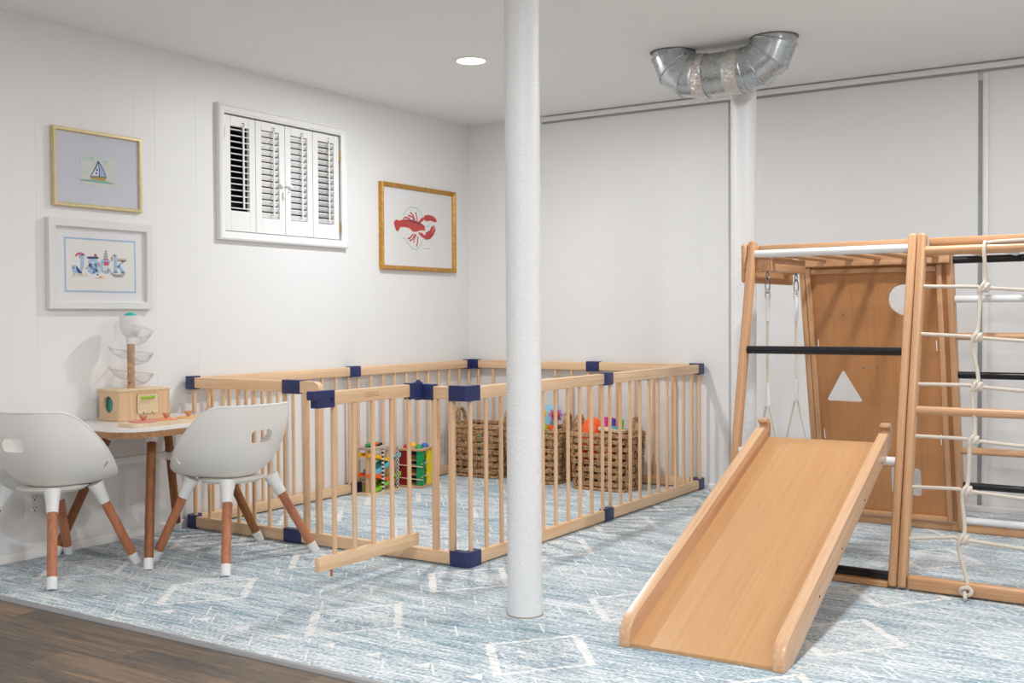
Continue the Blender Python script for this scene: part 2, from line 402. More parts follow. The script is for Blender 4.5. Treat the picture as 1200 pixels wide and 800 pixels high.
ART=[
('lob', 'red', 'p', 0, 2, [(-0.7407, 1.4605), (-0.7217, 1.476), (-0.6991, 1.4729), (-0.6917, 1.4639), (-0.6958, 1.4398), (-0.6883, 1.4307), (-0.7037, 1.4106), (-0.7225, 1.4142), (-0.726, 1.433), (-0.7386, 1.4464)]),
('lob', 'red', 'p', 0, 1, [(-0.7029, 1.4702), (-0.6533, 1.481), (-0.5837, 1.485), (-0.5207, 1.4783), (-0.489, 1.4683), (-0.461, 1.4579), (-0.4532, 1.4313), (-0.4734, 1.4301), (-0.5055, 1.428), (-0.5374, 1.4187), (-0.5689, 1.4167), (-0.5999, 1.4341), (-0.6462, 1.4383), (-0.6996, 1.4347)]),
('lob', 'dkred', 's', 0.004, 3, [(-0.6763, 1.4736), (-0.6659, 1.4561), (-0.6753, 1.4387)]),
('lob', 'dkred', 's', 0.004, 3, [(-0.6534, 1.4752), (-0.6429, 1.4577), (-0.6523, 1.4403)]),
('lob', 'dkred', 's', 0.004, 3, [(-0.6303, 1.4769), (-0.6197, 1.4593), (-0.6292, 1.4418)]),
('lob', 'dkred', 's', 0.004, 3, [(-0.6032, 1.4788), (-0.5925, 1.4612), (-0.6021, 1.4436)]),
('lob', 'dkred', 's', 0.004, 3, [(-0.5759, 1.4807), (-0.5652, 1.4631), (-0.5748, 1.4454)]),
('lob', 'dkred', 'p', 0, 2, [(-0.6533, 1.48), (-0.5837, 1.4845), (-0.5208, 1.4774), (-0.465, 1.4577), (-0.521, 1.4612), (-0.5838, 1.4715)]),
('lob', 'red', 'p', 0, 2, [(-0.5168, 1.4762), (-0.4926, 1.4999), (-0.4684, 1.5051), (-0.4711, 1.4882), (-0.5009, 1.4704)]),
('lob', 'red', 'p', 0, 3, [(-0.4725, 1.5014), (-0.4602, 1.5171), (-0.4236, 1.5238), (-0.3827, 1.5204), (-0.3498, 1.5054), (-0.3442, 1.4883), (-0.3666, 1.4852), (-0.3995, 1.4918), (-0.4404, 1.4845), (-0.4646, 1.4897)]),
('lob', 'dkred', 's', 0.005, 4, [(-0.4402, 1.5003), (-0.3994, 1.4983), (-0.3583, 1.4873)]),
('lob', 'red', 'p', 0, 2, [(-0.5216, 1.4148), (-0.4896, 1.4168), (-0.4593, 1.4014), (-0.4595, 1.3832), (-0.486, 1.39), (-0.5137, 1.4055)]),
('lob', 'red', 'p', 0, 3, [(-0.4634, 1.3938), (-0.4493, 1.4193), (-0.4248, 1.4307), (-0.4084, 1.4342), (-0.3963, 1.4201), (-0.3925, 1.4004), (-0.4091, 1.3846), (-0.4418, 1.3773), (-0.4619, 1.382)]),
('lob', 'red', 'p', 0, 3, [(-0.415, 1.4298), (-0.3958, 1.4573), (-0.3669, 1.4677), (-0.3753, 1.4502), (-0.3938, 1.4227)]),
('lob', 'red', 'p', 0, 3, [(-0.4005, 1.4148), (-0.3796, 1.4385), (-0.3586, 1.4623), (-0.3573, 1.4374), (-0.3742, 1.4115), (-0.4024, 1.3889)]),
('lob', 'red', 's', 0.009, 2, [(-0.5948, 1.5263), (-0.5677, 1.509), (-0.5507, 1.4835)]),
('lob', 'red', 's', 0.009, 2, [(-0.5454, 1.5301), (-0.5362, 1.5089), (-0.5271, 1.4803)]),
('lob', 'red', 's', 0.009, 2, [(-0.616, 1.5068), (-0.5756, 1.5011), (-0.5586, 1.4829)]),
('lob', 'red', 's', 0.009, 2, [(-0.6563, 1.4846), (-0.6378, 1.4936), (-0.5953, 1.489)]),
('lob', 'red', 's', 0.009, 2, [(-0.6201, 1.3749), (-0.5991, 1.3785), (-0.5675, 1.4046)]),
('lob', 'red', 's', 0.009, 2, [(-0.6008, 1.363), (-0.5773, 1.3725), (-0.5494, 1.4057)]),
('lob', 'red', 's', 0.009, 2, [(-0.5634, 1.3563), (-0.56, 1.3759), (-0.5392, 1.4015)]),
('lob', 'red', 's', 0.009, 2, [(-0.54, 1.3332), (-0.5303, 1.3532), (-0.5234, 1.3927)]),
('lob', 'teal', 's', 0.005, 1, [(-0.6683, 1.5086), (-0.6452, 1.5128), (-0.6218, 1.541), (-0.5827, 1.5577), (-0.5356, 1.5528), (-0.4962, 1.5315), (-0.4741, 1.5013)]),
('lob', 'teal', 's', 0.005, 1, [(-0.6623, 1.3797), (-0.6394, 1.3714), (-0.6165, 1.3486), (-0.578, 1.3215), (-0.5466, 1.3158), (-0.5147, 1.3296), (-0.47, 1.3811)]),
('lob', 'teal', 's', 0.005, 1, [(-0.4528, 1.4659), (-0.4409, 1.4469), (-0.4079, 1.4739)]),
('lob', 'pencil', 's', 0.003, 1, [(-0.4787, 1.3265), (-0.4586, 1.3265), (-0.4424, 1.3283), (-0.4098, 1.326)]),
('sail', 'wash', 'p', 0, 1, [(-2.7244, 1.5843), (-2.6676, 1.5899), (-2.6648, 1.5746), (-2.6979, 1.5694), (-2.7232, 1.5703)]),
('sail', 'wash', 'p', 0, 1, [(-2.7134, 1.5314), (-2.6896, 1.5315), (-2.6898, 1.5211), (-2.7136, 1.5211)]),
('sail', 'wash', 'p', 0, 1, [(-2.6251, 1.5832), (-2.6004, 1.5834), (-2.6038, 1.5672), (-2.6222, 1.5704)]),
('sail', 'sea', 'p', 0, 1, [(-2.7348, 1.4931), (-2.6842, 1.4957), (-2.608, 1.4977), (-2.5661, 1.4887), (-2.5771, 1.4876), (-2.6328, 1.4852), (-2.6693, 1.4873), (-2.729, 1.487)]),
('sail', 'hull', 'p', 0, 3, [(-2.6855, 1.5085), (-2.6689, 1.5116), (-2.6446, 1.5128), (-2.6201, 1.5115), (-2.6087, 1.5113), (-2.6151, 1.498), (-2.6326, 1.4973), (-2.657, 1.4966), (-2.6781, 1.4984)]),
('sail', 'paper2', 'p', 0, 2, [(-2.6481, 1.5739), (-2.6561, 1.5534), (-2.6685, 1.5338), (-2.6824, 1.5128), (-2.6476, 1.5125), (-2.6438, 1.526)]),
('sail', 'ltblue', 'p', 0, 2, [(-2.6466, 1.5728), (-2.6317, 1.5535), (-2.6198, 1.5338), (-2.6115, 1.5137), (-2.6409, 1.5164), (-2.6411, 1.5368)]),
('sail', 'inkblue', 's', 0.0032, 4, [(-2.6481, 1.5752), (-2.6561, 1.5534), (-2.6685, 1.5338), (-2.6839, 1.5113)]),
('sail', 'inkblue', 's', 0.0032, 4, [(-2.6481, 1.5752), (-2.6317, 1.5548), (-2.6198, 1.5338), (-2.6108, 1.5137)]),
('sail', 'inkblue', 's', 0.0032, 4, [(-2.6475, 1.5753), (-2.6447, 1.5442), (-2.6431, 1.513)]),
('sail', 'inkblue', 's', 0.0032, 4, [(-2.6855, 1.5085), (-2.6446, 1.5123), (-2.6087, 1.5108)]),
('sail', 'inkblue', 'p', 0, 4, [(-2.6505, 1.5397), (-2.6511, 1.5367), (-2.6524, 1.5345), (-2.6543, 1.5335), (-2.6561, 1.5341), (-2.6574, 1.536), (-2.6578, 1.5388), (-2.6573, 1.5418), (-2.6559, 1.544), (-2.6541, 1.545), (-2.6523, 1.5444), (-2.651, 1.5425)]),
('sail', 'inkblue', 'p', 0, 4, [(-2.6541, 1.5249), (-2.6547, 1.522), (-2.656, 1.5197), (-2.6579, 1.5187), (-2.6597, 1.5193), (-2.661, 1.5213), (-2.6614, 1.5241), (-2.6609, 1.527), (-2.6595, 1.5293), (-2.6577, 1.5303), (-2.6559, 1.5297), (-2.6546, 1.5277)]),
('name', 'nameblue', 's', 0.008, 2, [(-2.7392, 1.1891), (-2.7136, 1.1902)]),
('name', 'nameblue', 's', 0.016, 2, [(-2.7289, 1.1895), (-2.7297, 1.1393), (-2.7375, 1.1248), (-2.7527, 1.1196), (-2.7666, 1.1239), (-2.7728, 1.1354)]),
('name', 'nameblue', 'p', 0, 2, [(-2.762, 1.1405), (-2.7631, 1.1372), (-2.7659, 1.1346), (-2.7696, 1.1336), (-2.7734, 1.1344), (-2.7761, 1.1367), (-2.777, 1.1399), (-2.7759, 1.1433), (-2.7732, 1.1458), (-2.7694, 1.1468), (-2.7657, 1.1461), (-2.763, 1.1437)]),
('name', 'nameblue', 's', 0.014, 2, [(-2.7, 1.157), (-2.6905, 1.1669), (-2.6755, 1.1699), (-2.6634, 1.1647), (-2.6603, 1.1514), (-2.6607, 1.1249), (-2.6485, 1.1201)]),
('name', 'nameblue', 's', 0.013, 2, [(-2.6615, 1.1465), (-2.6826, 1.1448), (-2.6981, 1.1356), (-2.6994, 1.1237), (-2.6858, 1.117), (-2.6691, 1.1223), (-2.6617, 1.1321)]),
('name', 'nameblue', 's', 0.015, 2, [(-2.5982, 1.161), (-2.6083, 1.1703), (-2.6235, 1.1711), (-2.6366, 1.1619), (-2.6414, 1.1448), (-2.6361, 1.1282), (-2.6215, 1.1209), (-2.6068, 1.1233), (-2.5958, 1.1319)]),
('name', 'nameblue', 's', 0.008, 2, [(-2.5805, 1.1923), (-2.5707, 1.1947)]),
('name', 'nameblue', 's', 0.015, 2, [(-2.5707, 1.1947), (-2.5719, 1.1215)]),
('name', 'nameblue', 's', 0.007, 2, [(-2.584, 1.1211), (-2.5598, 1.1219)]),
('name', 'nameblue', 's', 0.009, 2, [(-2.5317, 1.1699), (-2.5641, 1.1428)]),
('name', 'nameblue', 's', 0.014, 2, [(-2.557, 1.1494), (-2.5319, 1.1237)]),
('name', 'nameblue', 's', 0.007, 2, [(-2.5459, 1.1223), (-2.5213, 1.1231)]),
('name', 'nameblue', 's', 0.007, 2, [(-2.5439, 1.1695), (-2.5194, 1.1704)]),
('name', 'pink', 's', 0.007, 3, [(-2.7608, 1.1815), (-2.7515, 1.1913), (-2.7374, 1.1962), (-2.7234, 1.1907)]),
('name', 'pink', 's', 0.003, 3, [(-2.744, 1.1931), (-2.741, 1.1743)]),
('name', 'inkblue', 'p', 0, 3, [(-2.7039, 1.183), (-2.6558, 1.1842), (-2.656, 1.1746), (-2.7041, 1.1735)]),
('name', 'orange', 'p', 0, 3, [(-2.7117, 1.178), (-2.7039, 1.183), (-2.7041, 1.1735)]),
('name', 'orange', 'p', 0, 3, [(-2.6558, 1.1842), (-2.6481, 1.1797), (-2.656, 1.1746)]),
('name', 'pink', 'p', 0, 3, [(-2.674, 1.1939), (-2.6618, 1.1945), (-2.6619, 1.1849), (-2.6742, 1.1843)]),
('name', 'grey', 'p', 0, 3, [(-2.6247, 1.202), (-2.61, 1.2017), (-2.6082, 1.1727), (-2.6274, 1.1729)]),
('name', 'ink', 'p', 0, 4, [(-2.6241, 1.2059), (-2.6178, 1.211), (-2.6111, 1.2055)]),
('name', 'pink', 'p', 0, 4, [(-2.6264, 1.1652), (-2.6049, 1.1651), (-2.6035, 1.1496), (-2.6278, 1.1487)]),
('name', 'paper2', 'p', 0, 3, [(-2.6284, 1.1487), (-2.6029, 1.1496), (-2.6021, 1.1293), (-2.6293, 1.1284)]),
('name', 'pink', 'p', 0, 4, [(-2.6285, 1.1757), (-2.607, 1.1757), (-2.6065, 1.1718), (-2.6286, 1.1719)]),
('name', 'ink', 'p', 0, 4, [(-2.6111, 1.1377), (-2.6054, 1.1379), (-2.6055, 1.1292), (-2.6112, 1.129)]),
('name', 'grey', 'p', 0, 4, [(-2.6304, 1.1283), (-2.601, 1.1293), (-2.6074, 1.1204), (-2.6244, 1.1198)]),
('name', 'inkblue', 'p', 0, 3, [(-2.7587, 1.1453), (-2.728, 1.1128), (-2.7474, 1.1141), (-2.7579, 1.1289)]),
('name', 'orange', 's', 0.004, 3, [(-2.7497, 1.1093), (-2.7259, 1.1081)]),
('name', 'bluefl', 'p', 0, 3, [(-2.6841, 1.1514), (-2.6866, 1.1469), (-2.6925, 1.1449), (-2.6983, 1.1465), (-2.7006, 1.1508), (-2.6981, 1.1553), (-2.6923, 1.1573), (-2.6865, 1.1557)]),
('name', 'bluefl', 'p', 0, 3, [(-2.6771, 1.1388), (-2.6796, 1.1343), (-2.6855, 1.1323), (-2.6913, 1.1339), (-2.6937, 1.1382), (-2.6912, 1.1427), (-2.6853, 1.1447), (-2.6795, 1.1431)]),
('name', 'bluefl', 'p', 0, 3, [(-2.6645, 1.132), (-2.667, 1.1275), (-2.6729, 1.1255), (-2.6788, 1.1271), (-2.6811, 1.1315), (-2.6786, 1.1359), (-2.6727, 1.138), (-2.6669, 1.1363)]),
('name', 'bluefl', 'p', 0, 3, [(-2.6597, 1.1523), (-2.6622, 1.1478), (-2.6682, 1.1458), (-2.674, 1.1474), (-2.6764, 1.1517), (-2.6739, 1.1562), (-2.6679, 1.1583), (-2.6621, 1.1567)]),
('name', 'bluefl', 'p', 0, 3, [(-2.668, 1.1199), (-2.6705, 1.1154), (-2.6765, 1.1134), (-2.6823, 1.1151), (-2.6846, 1.1194), (-2.6821, 1.1239), (-2.6762, 1.1259), (-2.6704, 1.1242)]),
('name', 'bluefl', 'p', 0, 3, [(-2.6864, 1.1456), (-2.6889, 1.1411), (-2.6948, 1.1391), (-2.7006, 1.1407), (-2.7029, 1.145), (-2.7004, 1.1495), (-2.6946, 1.1515), (-2.6888, 1.1499)]),
('name', 'leaf', 'p', 0, 4, [(-2.6791, 1.1545), (-2.6808, 1.1515), (-2.6841, 1.1514), (-2.6857, 1.1542), (-2.684, 1.1572), (-2.6807, 1.1573)]),
('name', 'leaf', 'p', 0, 4, [(-2.6627, 1.1393), (-2.6644, 1.1363), (-2.6678, 1.1362), (-2.6694, 1.139), (-2.6677, 1.142), (-2.6643, 1.1421)]),
('name', 'leaf', 'p', 0, 4, [(-2.685, 1.1289), (-2.6867, 1.126), (-2.69, 1.1259), (-2.6917, 1.1287), (-2.69, 1.1317), (-2.6866, 1.1318)]),
('name', 'grey', 'p', 0, 3, [(-2.5989, 1.1172), (-2.5645, 1.1134), (-2.5226, 1.1191), (-2.5345, 1.103), (-2.5648, 1.1002), (-2.5831, 1.1056)]),
('name', 'ink', 's', 0.002, 4, [(-2.5931, 1.1218), (-2.5819, 1.1105), (-2.5415, 1.1067)]),
('name', 'brown', 's', 0.0035, 3, [(-2.5608, 1.1688), (-2.5548, 1.1808)]),
('name', 'brown', 's', 0.0035, 3, [(-2.5521, 1.1691), (-2.5461, 1.1811)]),
('name', 'brown', 's', 0.0035, 3, [(-2.5434, 1.1695), (-2.5373, 1.1815)]),
('name', 'brown', 's', 0.0035, 3, [(-2.5346, 1.1698), (-2.5286, 1.1819)]),
('name', 'brown', 's', 0.0035, 3, [(-2.5258, 1.1702), (-2.5198, 1.1822)]),
('name', 'brown', 's', 0.003, 3, [(-2.5607, 1.1707), (-2.5158, 1.1735)]),
('name', 'brown', 'p', 0, 3, [(-2.583, 1.1786), (-2.5845, 1.171), (-2.5878, 1.1677), (-2.591, 1.1707), (-2.5922, 1.1782), (-2.5907, 1.1858), (-2.5874, 1.1891), (-2.5842, 1.1861)]),
('name', 'brown', 'p', 0, 3, [(-2.6474, 1.1518), (-2.6489, 1.1443), (-2.6521, 1.1411), (-2.6552, 1.1441), (-2.6564, 1.1515), (-2.6549, 1.159), (-2.6517, 1.1623), (-2.6486, 1.1593)]),
('name', 'yellow', 'p', 0, 3, [(-2.709, 1.1105), (-2.7112, 1.1072), (-2.7156, 1.107), (-2.7177, 1.1103), (-2.7155, 1.1136), (-2.7111, 1.1138)]),
('name', 'yellow', 'p', 0, 3, [(-2.6314, 1.1027), (-2.6337, 1.0993), (-2.6382, 1.0992), (-2.6404, 1.1025), (-2.6381, 1.1059), (-2.6336, 1.106)]),
('name', 'inkblue', 'p', 0, 3, [(-2.6537, 1.1103), (-2.656, 1.1069), (-2.6605, 1.1067), (-2.6626, 1.11), (-2.6604, 1.1134), (-2.6559, 1.1135)]),
('name', 'leaf', 'p', 0, 3, [(-2.7631, 1.1089), (-2.7653, 1.1056), (-2.7696, 1.1055), (-2.7717, 1.1086), (-2.7695, 1.112), (-2.7652, 1.1121)]),
('name', 'pink', 'p', 0, 3, [(-2.641, 1.101), (-2.6433, 1.0976), (-2.6478, 1.0975), (-2.65, 1.1008), (-2.6477, 1.1042), (-2.6432, 1.1043)]),
('name', 'pink', 'p', 0, 3, [(-2.7058, 1.1354), (-2.7081, 1.132), (-2.7124, 1.1319), (-2.7146, 1.1351), (-2.7123, 1.1384), (-2.7079, 1.1386)]),
('name', 'wash', 's', 0.003, 1, [(-2.7808, 1.1013), (-2.6998, 1.1037)]),
('name', 'orange', 's', 0.002, 1, [(-2.6723, 1.0944), (-2.6191, 1.0968)])]
LAMP = (20.5, 18, 5, 25, 18, 43, 36)
EXPOSURE = 0.0
# ------------------------------------------------------------------ camera
cam = bpy.data.cameras.new('camera'); co = bpy.data.objects.new('camera', cam); col.objects.link(co)
yaw, pitch, roll, fpx = 0.5754353, -0.0217481, -0.0060320, 1278.4
fw = V((-math.sin(yaw)*math.cos(pitch), math.cos(yaw)*math.cos(pitch), math.sin(pitch)))
rt = V((math.cos(yaw), math.sin(yaw), 0)); up = rt.cross(fw)
r2 = rt*math.cos(roll) + up*math.sin(roll); u2 = up*math.cos(roll) - rt*math.sin(roll)
co.matrix_world = Matrix.Translation((3.87254, -5.49062, 0.92367)) @ Matrix((r2, u2, -fw)).transposed().to_4x4()
cam.sensor_width = 36; cam.lens = fpx / 1200 * 36; cam.clip_start = .05
sc.camera = co

# ------------------------------------------------------------------ room shell
XR, YF = 6.2, -7.4
mb = MB(); mb.box((XR/2, YF/2, -.056), (XR+.4, -YF+.4, .10)); struct(mb, 'floor', M['plank'])
mb = MB(); mb.box((XR/2, YF/2, H+.05), (XR+.4, -YF+.4, .10)); struct(mb, 'ceiling', M['ceil'])

def grooved(mb, pos, lo, hi, z0, z1, pt, deep=.0007, half=.0012):
    """wall skin with narrow vertical grooves; pt(along, depth, z) -> point"""
    prof = [(lo, 0)]
    for g in sorted(pos, key=lambda q: q[0] if isinstance(q, tuple) else q):
        h, d = half, deep
        if isinstance(g, tuple): g, h, d = g
        if lo + h < g < hi - h: prof += [(g-h, 0), (g-h*.6, d), (g+h*.6, d), (g+h, 0)]
    prof.append((hi, 0))
    for (a, da), (b, db) in zip(prof, prof[1:]):
        vs = [mb.bm.verts.new(pt(*q)) for q in ((a, da, z0), (b, db, z0), (b, db, z1), (a, da, z1))]
        mb._face(vs)
WY0, WY1, WZ0, WZ1 = -1.982, -1.163, 1.322, 1.888          # window opening
mb = MB(); lp = lambda a, d, z: V((-d, a, z))
gl = [-6.5,-5.3,-4.7,-4.1,-3.52,-2.923,-2.462,-2.353,-2.128,-1.02]
grooved(mb, gl, YF, 0, 0, WZ0, lp); grooved(mb, gl, YF, 0, WZ1, H, lp)
grooved(mb, gl, YF, WY0, WZ0, WZ1, lp); grooved(mb, gl, WY1, 0, WZ0, WZ1, lp)
for y0, y1, z0, z1 in ((YF-.2, .2, -.1, WZ0), (YF-.2, .2, WZ1, H+.1), (YF-.2, WY0, WZ0, WZ1), (WY1, .2, WZ0, WZ1)):
    mb.box((-.106, (y0+y1)/2, (z0+z1)/2), (.2, y1-y0, z1-z0))
struct(mb, 'wall_left', M['wall'])
mb = MB(); bp = lambda a, d, z: V((a, d, z))
gb = [1.53,(1.6895,.007,.02),2.2,(2.928,.011,.012),3.36,3.8,4.3,4.9,5.5]
grooved(mb, gb, 0, XR, 0, H, bp)
mb.box((XR/2, .125, H/2), (XR+.4, .2, H+.2))
struct(mb, 'wall_back', M['wall'])
mb = MB(); mb.box((XR+.1, YF/2, H/2), (.2, -YF+.4, H+.2)); struct(mb, 'wall_right', M['wall'])
mb = MB(); mb.box((XR/2, YF-.1, H/2), (XR+.4, .2, H+.2)); struct(mb, 'wall_front', M['wall'])

# baseboards and trim
mb = MB(); mb.prism([(0,0),(.011,0),(.011,.024),(.006,.034),(0,.036)], (0.0005,YF,0), (1,0,0), (0,0,1), (0,-YF,0)); struct(mb, 'baseboard_left', M['trim'])
mb = MB(); mb.prism([(0,0),(.010,0),(.010,.020),(.004,.027),(0,.028)], (0.012,-.0005,0), (0,-1,0), (0,0,1), (XR-.02,0,0)); struct(mb, 'baseboard_back', M['trim'])
mb = MB(); mb.box((XR/2+.26, -.012, 2.079), (XR-.55, .022, .026), bev=.003); struct(mb, 'trim_2', M['trim'])
mb = MB(); mb.box((XR/2+.26, -.004, 2.0605), (XR-.55, .007, .009)); struct(mb, 'trim_shadow_strip', M['gap'])  # grey strip painted as the shadow line below the top board
mb = MB(); mb.box((2.926, .009, 1.02), (.018, .006, 2.0)); struct(mb, 'trim_4', M['gap'])
mb = MB(); mb.box((2.955, -.006, 1.035), (.022, .012, 2.02), bev=.003); struct(mb, 'trim_5', M['trim'])
mb = MB(); mb.prism([(0,0),(.030,0),(.030,.004),(.022,.010),(.006,.010),(0,.003)], (0,-3.392,-.006), (0,1,0), (0,0,1), (XR,0,0)); struct(mb, 'trim_1', plain('grey_metal_strip', '#a3a3a5', .4, .3))

# rug
mb = MB(); mb.box(((XR+.012)/2, -3.362/2-.006, -.003), (XR-.014, 3.362-.012, .006))
tag(build(mb, 'rug', M['rug']), 'pale blue and white distressed rug covering the play area floor', 'rug')

# window: casing, reveal, glass
w1 = bpy.data.objects.new('window_1', None); col.objects.link(w1); w1.location = (0, (WY0+WY1)/2, WZ0); w1['kind'] = 'structure'
mb = MB()
c0, c1, d0, d1 = -2.012, -1.133, 1.293, 1.920
def picture(mb, y0, y1, z0, z1, prof):
    """mitred frame; prof = list of (inset from outside edge, height off wall)"""
    loops = []
    for ins, hh in prof:
        loops.append([mb.bm.verts.new((hh, y, z)) for y, z in ((y0+ins, z0+ins), (y1-ins, z0+ins), (y1-ins, z1-ins), (y0+ins, z1-ins))])
    for a, b in zip(loops, loops[1:] + loops[:1]): mb.skin(a, b)
picture(mb, c0, c1, d0, d1, [(0,.001),(0,.026),(.008,.030),(.012,.024),(.030,.020),(.036,.016),(.040,.016),(.040,.001)])
build(mb, 'casing', M['trim'], w1, angle=20)
mb = MB()
for y0, y1, z0, z1 in ((WY0-.0, WY0+.008, WZ0, WZ1), (WY1-.008, WY1, WZ0, WZ1), (WY0+.008, WY1-.008, WZ0, WZ0+.008), (WY0+.008, WY1-.008, WZ1-.008, WZ1)):
    mb.box((-.106, (y0+y1)/2, (z0+z1)/2), (.19, y1-y0, z1-z0))
build(mb, 'jamb', M['trim'], w1)
mb = MB(); mb.box((-.17, (WY0+WY1)/2, (WZ0+WZ1)/2), (.006, WY1-WY0-.016, WZ1-WZ0-.016)); build(mb, 'glass', M['pane'], w1)
mb = MB(); mb.box((-.5, (WY0+WY1)/2, (WZ0+WZ1)/2), (.02, 2.2, 2.0)); mb.box((-.35,(WY0+WY1)/2, 2.4),(.3,2.2,.02))
struct(mb, 'night_backdrop', M['night'])  # black sheets beyond the glass, standing in for the night dark

# louvred shutters over the window
sh = thing('window_shutters', 'white louvred window shutters in four panels, leftmost slats tilted open onto darkness', 'shutters', (0.0, -1.572, 1.335))
pw = (1.966-1.181)/4
random.seed(3)
for k in range(4):
    y0 = -1.966 + k*pw + .0015; y1 = y0 + pw - .003
    z0, z1 = 1.337, 1.873; a, b = y0+.038, y1-.038; o0, o1 = (1.432, 1.826) if k == 0 else (1.412, 1.832)
    mb = MB(); X = -.004; T = .020
    for (p, q, r, s) in ((y0, a, z0, z1), (b, y1, z0, z1), (a, b, z0, o0), (a, b, o1, z1)):
        mb.box((X, (p+q)/2, (r+s)/2), (T, q-p, s-r), bev=.0015, seg=1)
    pn = build(mb, 'shutter_panel', M['trim'], sh)
    if k == 0: pn['label'] = 'shutter panel with slats open to the dark'
    n = 14; dz = (o1-o0)/n
    ang = R((8, -58, -56, -44)[k])
    mb = MB()
    for i in range(n):
        z = o0 + dz*(i+.5); rot = Matrix.Rotation(ang, 3, 'Y')
        mb.box((X-.002, (a+b)/2, z), (.026, b-a-.002, .0055), rot, bev=.002, seg=1)
    build(mb, 'louvers', M['trim'], pn)
    mb = MB(); ry = a + (b-a)*.62
    mb.box((X+.0185, ry, (o0+o1)/2+.008), (.007, .010, o1-o0-.01), bev=.002, seg=1)
    build(mb, 'tilt_rod', M['trim'], pn)
    mb = MB(); mb.tube([(X+.012, ry, o1+.003), (X+.022, ry, o1+.006), (X+.022, ry, o1+.018), (X+.012, ry, o1+.020)], .0022, 6); build(mb, 'rod_hook', M['steel'], pn)
for y in (-1.969, -1.178):
    for z in (1.79 if y < -1.5 else 1.77, 1.40):
        if y < -1.5 and z < 1.5: continue
        mb = MB(); mb.box((.008, y, z), (.006, .010, .05), bev=.002, seg=1); mb.cyl((.011, y, z-.026), (.011, y, z+.026), .003, seg=8)
        build(mb, 'hinge', M['brass'], sh)
mb = MB()
for dy in (-.028, .004, .030): mb.lathe([(.0,.0),(.011,.0),(.014,.006),(.009,.014),(.0,.017)], (.007, -1.573+dy, 1.585-.01*abs(dy*30)), 14, (1,0,0), caps=False)
mb.box((.010, -1.572, 1.583), (.006, .05, .010), bev=.002, seg=1)
build(mb, 'knob', M['trim'], sh)
mb = MB(); mb.tube([(.008,-1.592,1.548),(.014,-1.592,1.542),(.014,-1.596,1.525),(.012,-1.586,1.512),(.012,-1.596,1.505)], .0035, 8); mb.tube([(.008,-1.552,1.552),(.014,-1.556,1.548)], .004, 8)
build(mb, 'latch', M['capwhite'], sh)

# ------------------------------------------------------------------ ceiling lights
lens = emit('lamp_lens', 14.0, (1, .99, .98))
def light(loc, label, e, src=None):
    if src is None:
        t = thing('ceiling_light', label, 'ceiling light', loc)
        mb = MB(); mb.lathe([(.062,0),(.066,-.004),(.076,-.006),(.084,-.003),(.085,0)], loc, 40, caps=False); build(mb, 'trim_ring', M['trim'], t)
        mb = MB(); mb.lathe([(.0,-.0018),(.0625,-.0018),(.0625,-.0006)], loc, 40, caps=False); build(mb, 'lens', lens, t)
        ld = bpy.data.lights.new('lamp', 'AREA'); ld.shape = 'DISK'; ld.size = .115; ld.color = (.965, .985, 1.0); ld.energy = e
        lo = bpy.data.objects.new('lamp', ld); col.objects.link(lo); lo.parent = t; lo.location = (0, 0, -.009)
    else:
        t = dup(src, loc, 0, label)
        for c in t.children:
            if c.type == 'LIGHT' and e: c.data = c.data.copy(); c.data.energy = e
    return t
L0 = light((.992, -1.38, H), 'round recessed ceiling light glowing left of the white column', LAMP[0])
light((3.05, -1.62, H), 'recessed ceiling light above the wooden climbing frame', LAMP[1], L0)
light((1.05, -3.75, H), 'recessed ceiling light above the near edge of the rug', LAMP[2], L0)
light((3.05, -3.9, H), 'recessed ceiling light above the plank floor before the slide', LAMP[3], L0)
light((5.1, -2.6, H), 'recessed ceiling light beyond the far end of the climbing frame', LAMP[4], L0)
light((3.05, -6.1, H), 'recessed ceiling light at the far side of the plank floor', LAMP[5], L0)
light((5.1, -4.9, H), 'added unseen ceiling light over the plank floor to the right of the rug', LAMP[6], L0)  # extra lamp out of view, added to brighten sides facing the camera

# ------------------------------------------------------------------ columns and duct
def column(loc, r, label):
    t = thing('support_column', label, 'column', (loc[0], loc[1], 0))
    mb = MB(); prof = []
    for i in range(22):
        z = H * i / 21; prof.append((r * (1 + .006*math.sin(i*2.1)), z))
    mb.lathe(prof, loc, 48); build(mb, 'shaft', M['column'], t)
    return t
c1_ = column((2.0602, -2.6308, 0), .0543, 'round white steel column standing in the middle of the rug, nearer of two')
mb = MB(); mb.lathe([(.0545,.0005),(.0565,.0005),(.0565,.002),(.0545,.003)], (2.0602,-2.6308,0), 40, caps=False); build(mb, 'base_ring', plain('dusty_base', '#9d9083', .9), c1_)
column((2.075, -.80, 0), .0565, 'white column behind the climbing frame, under the metal duct')

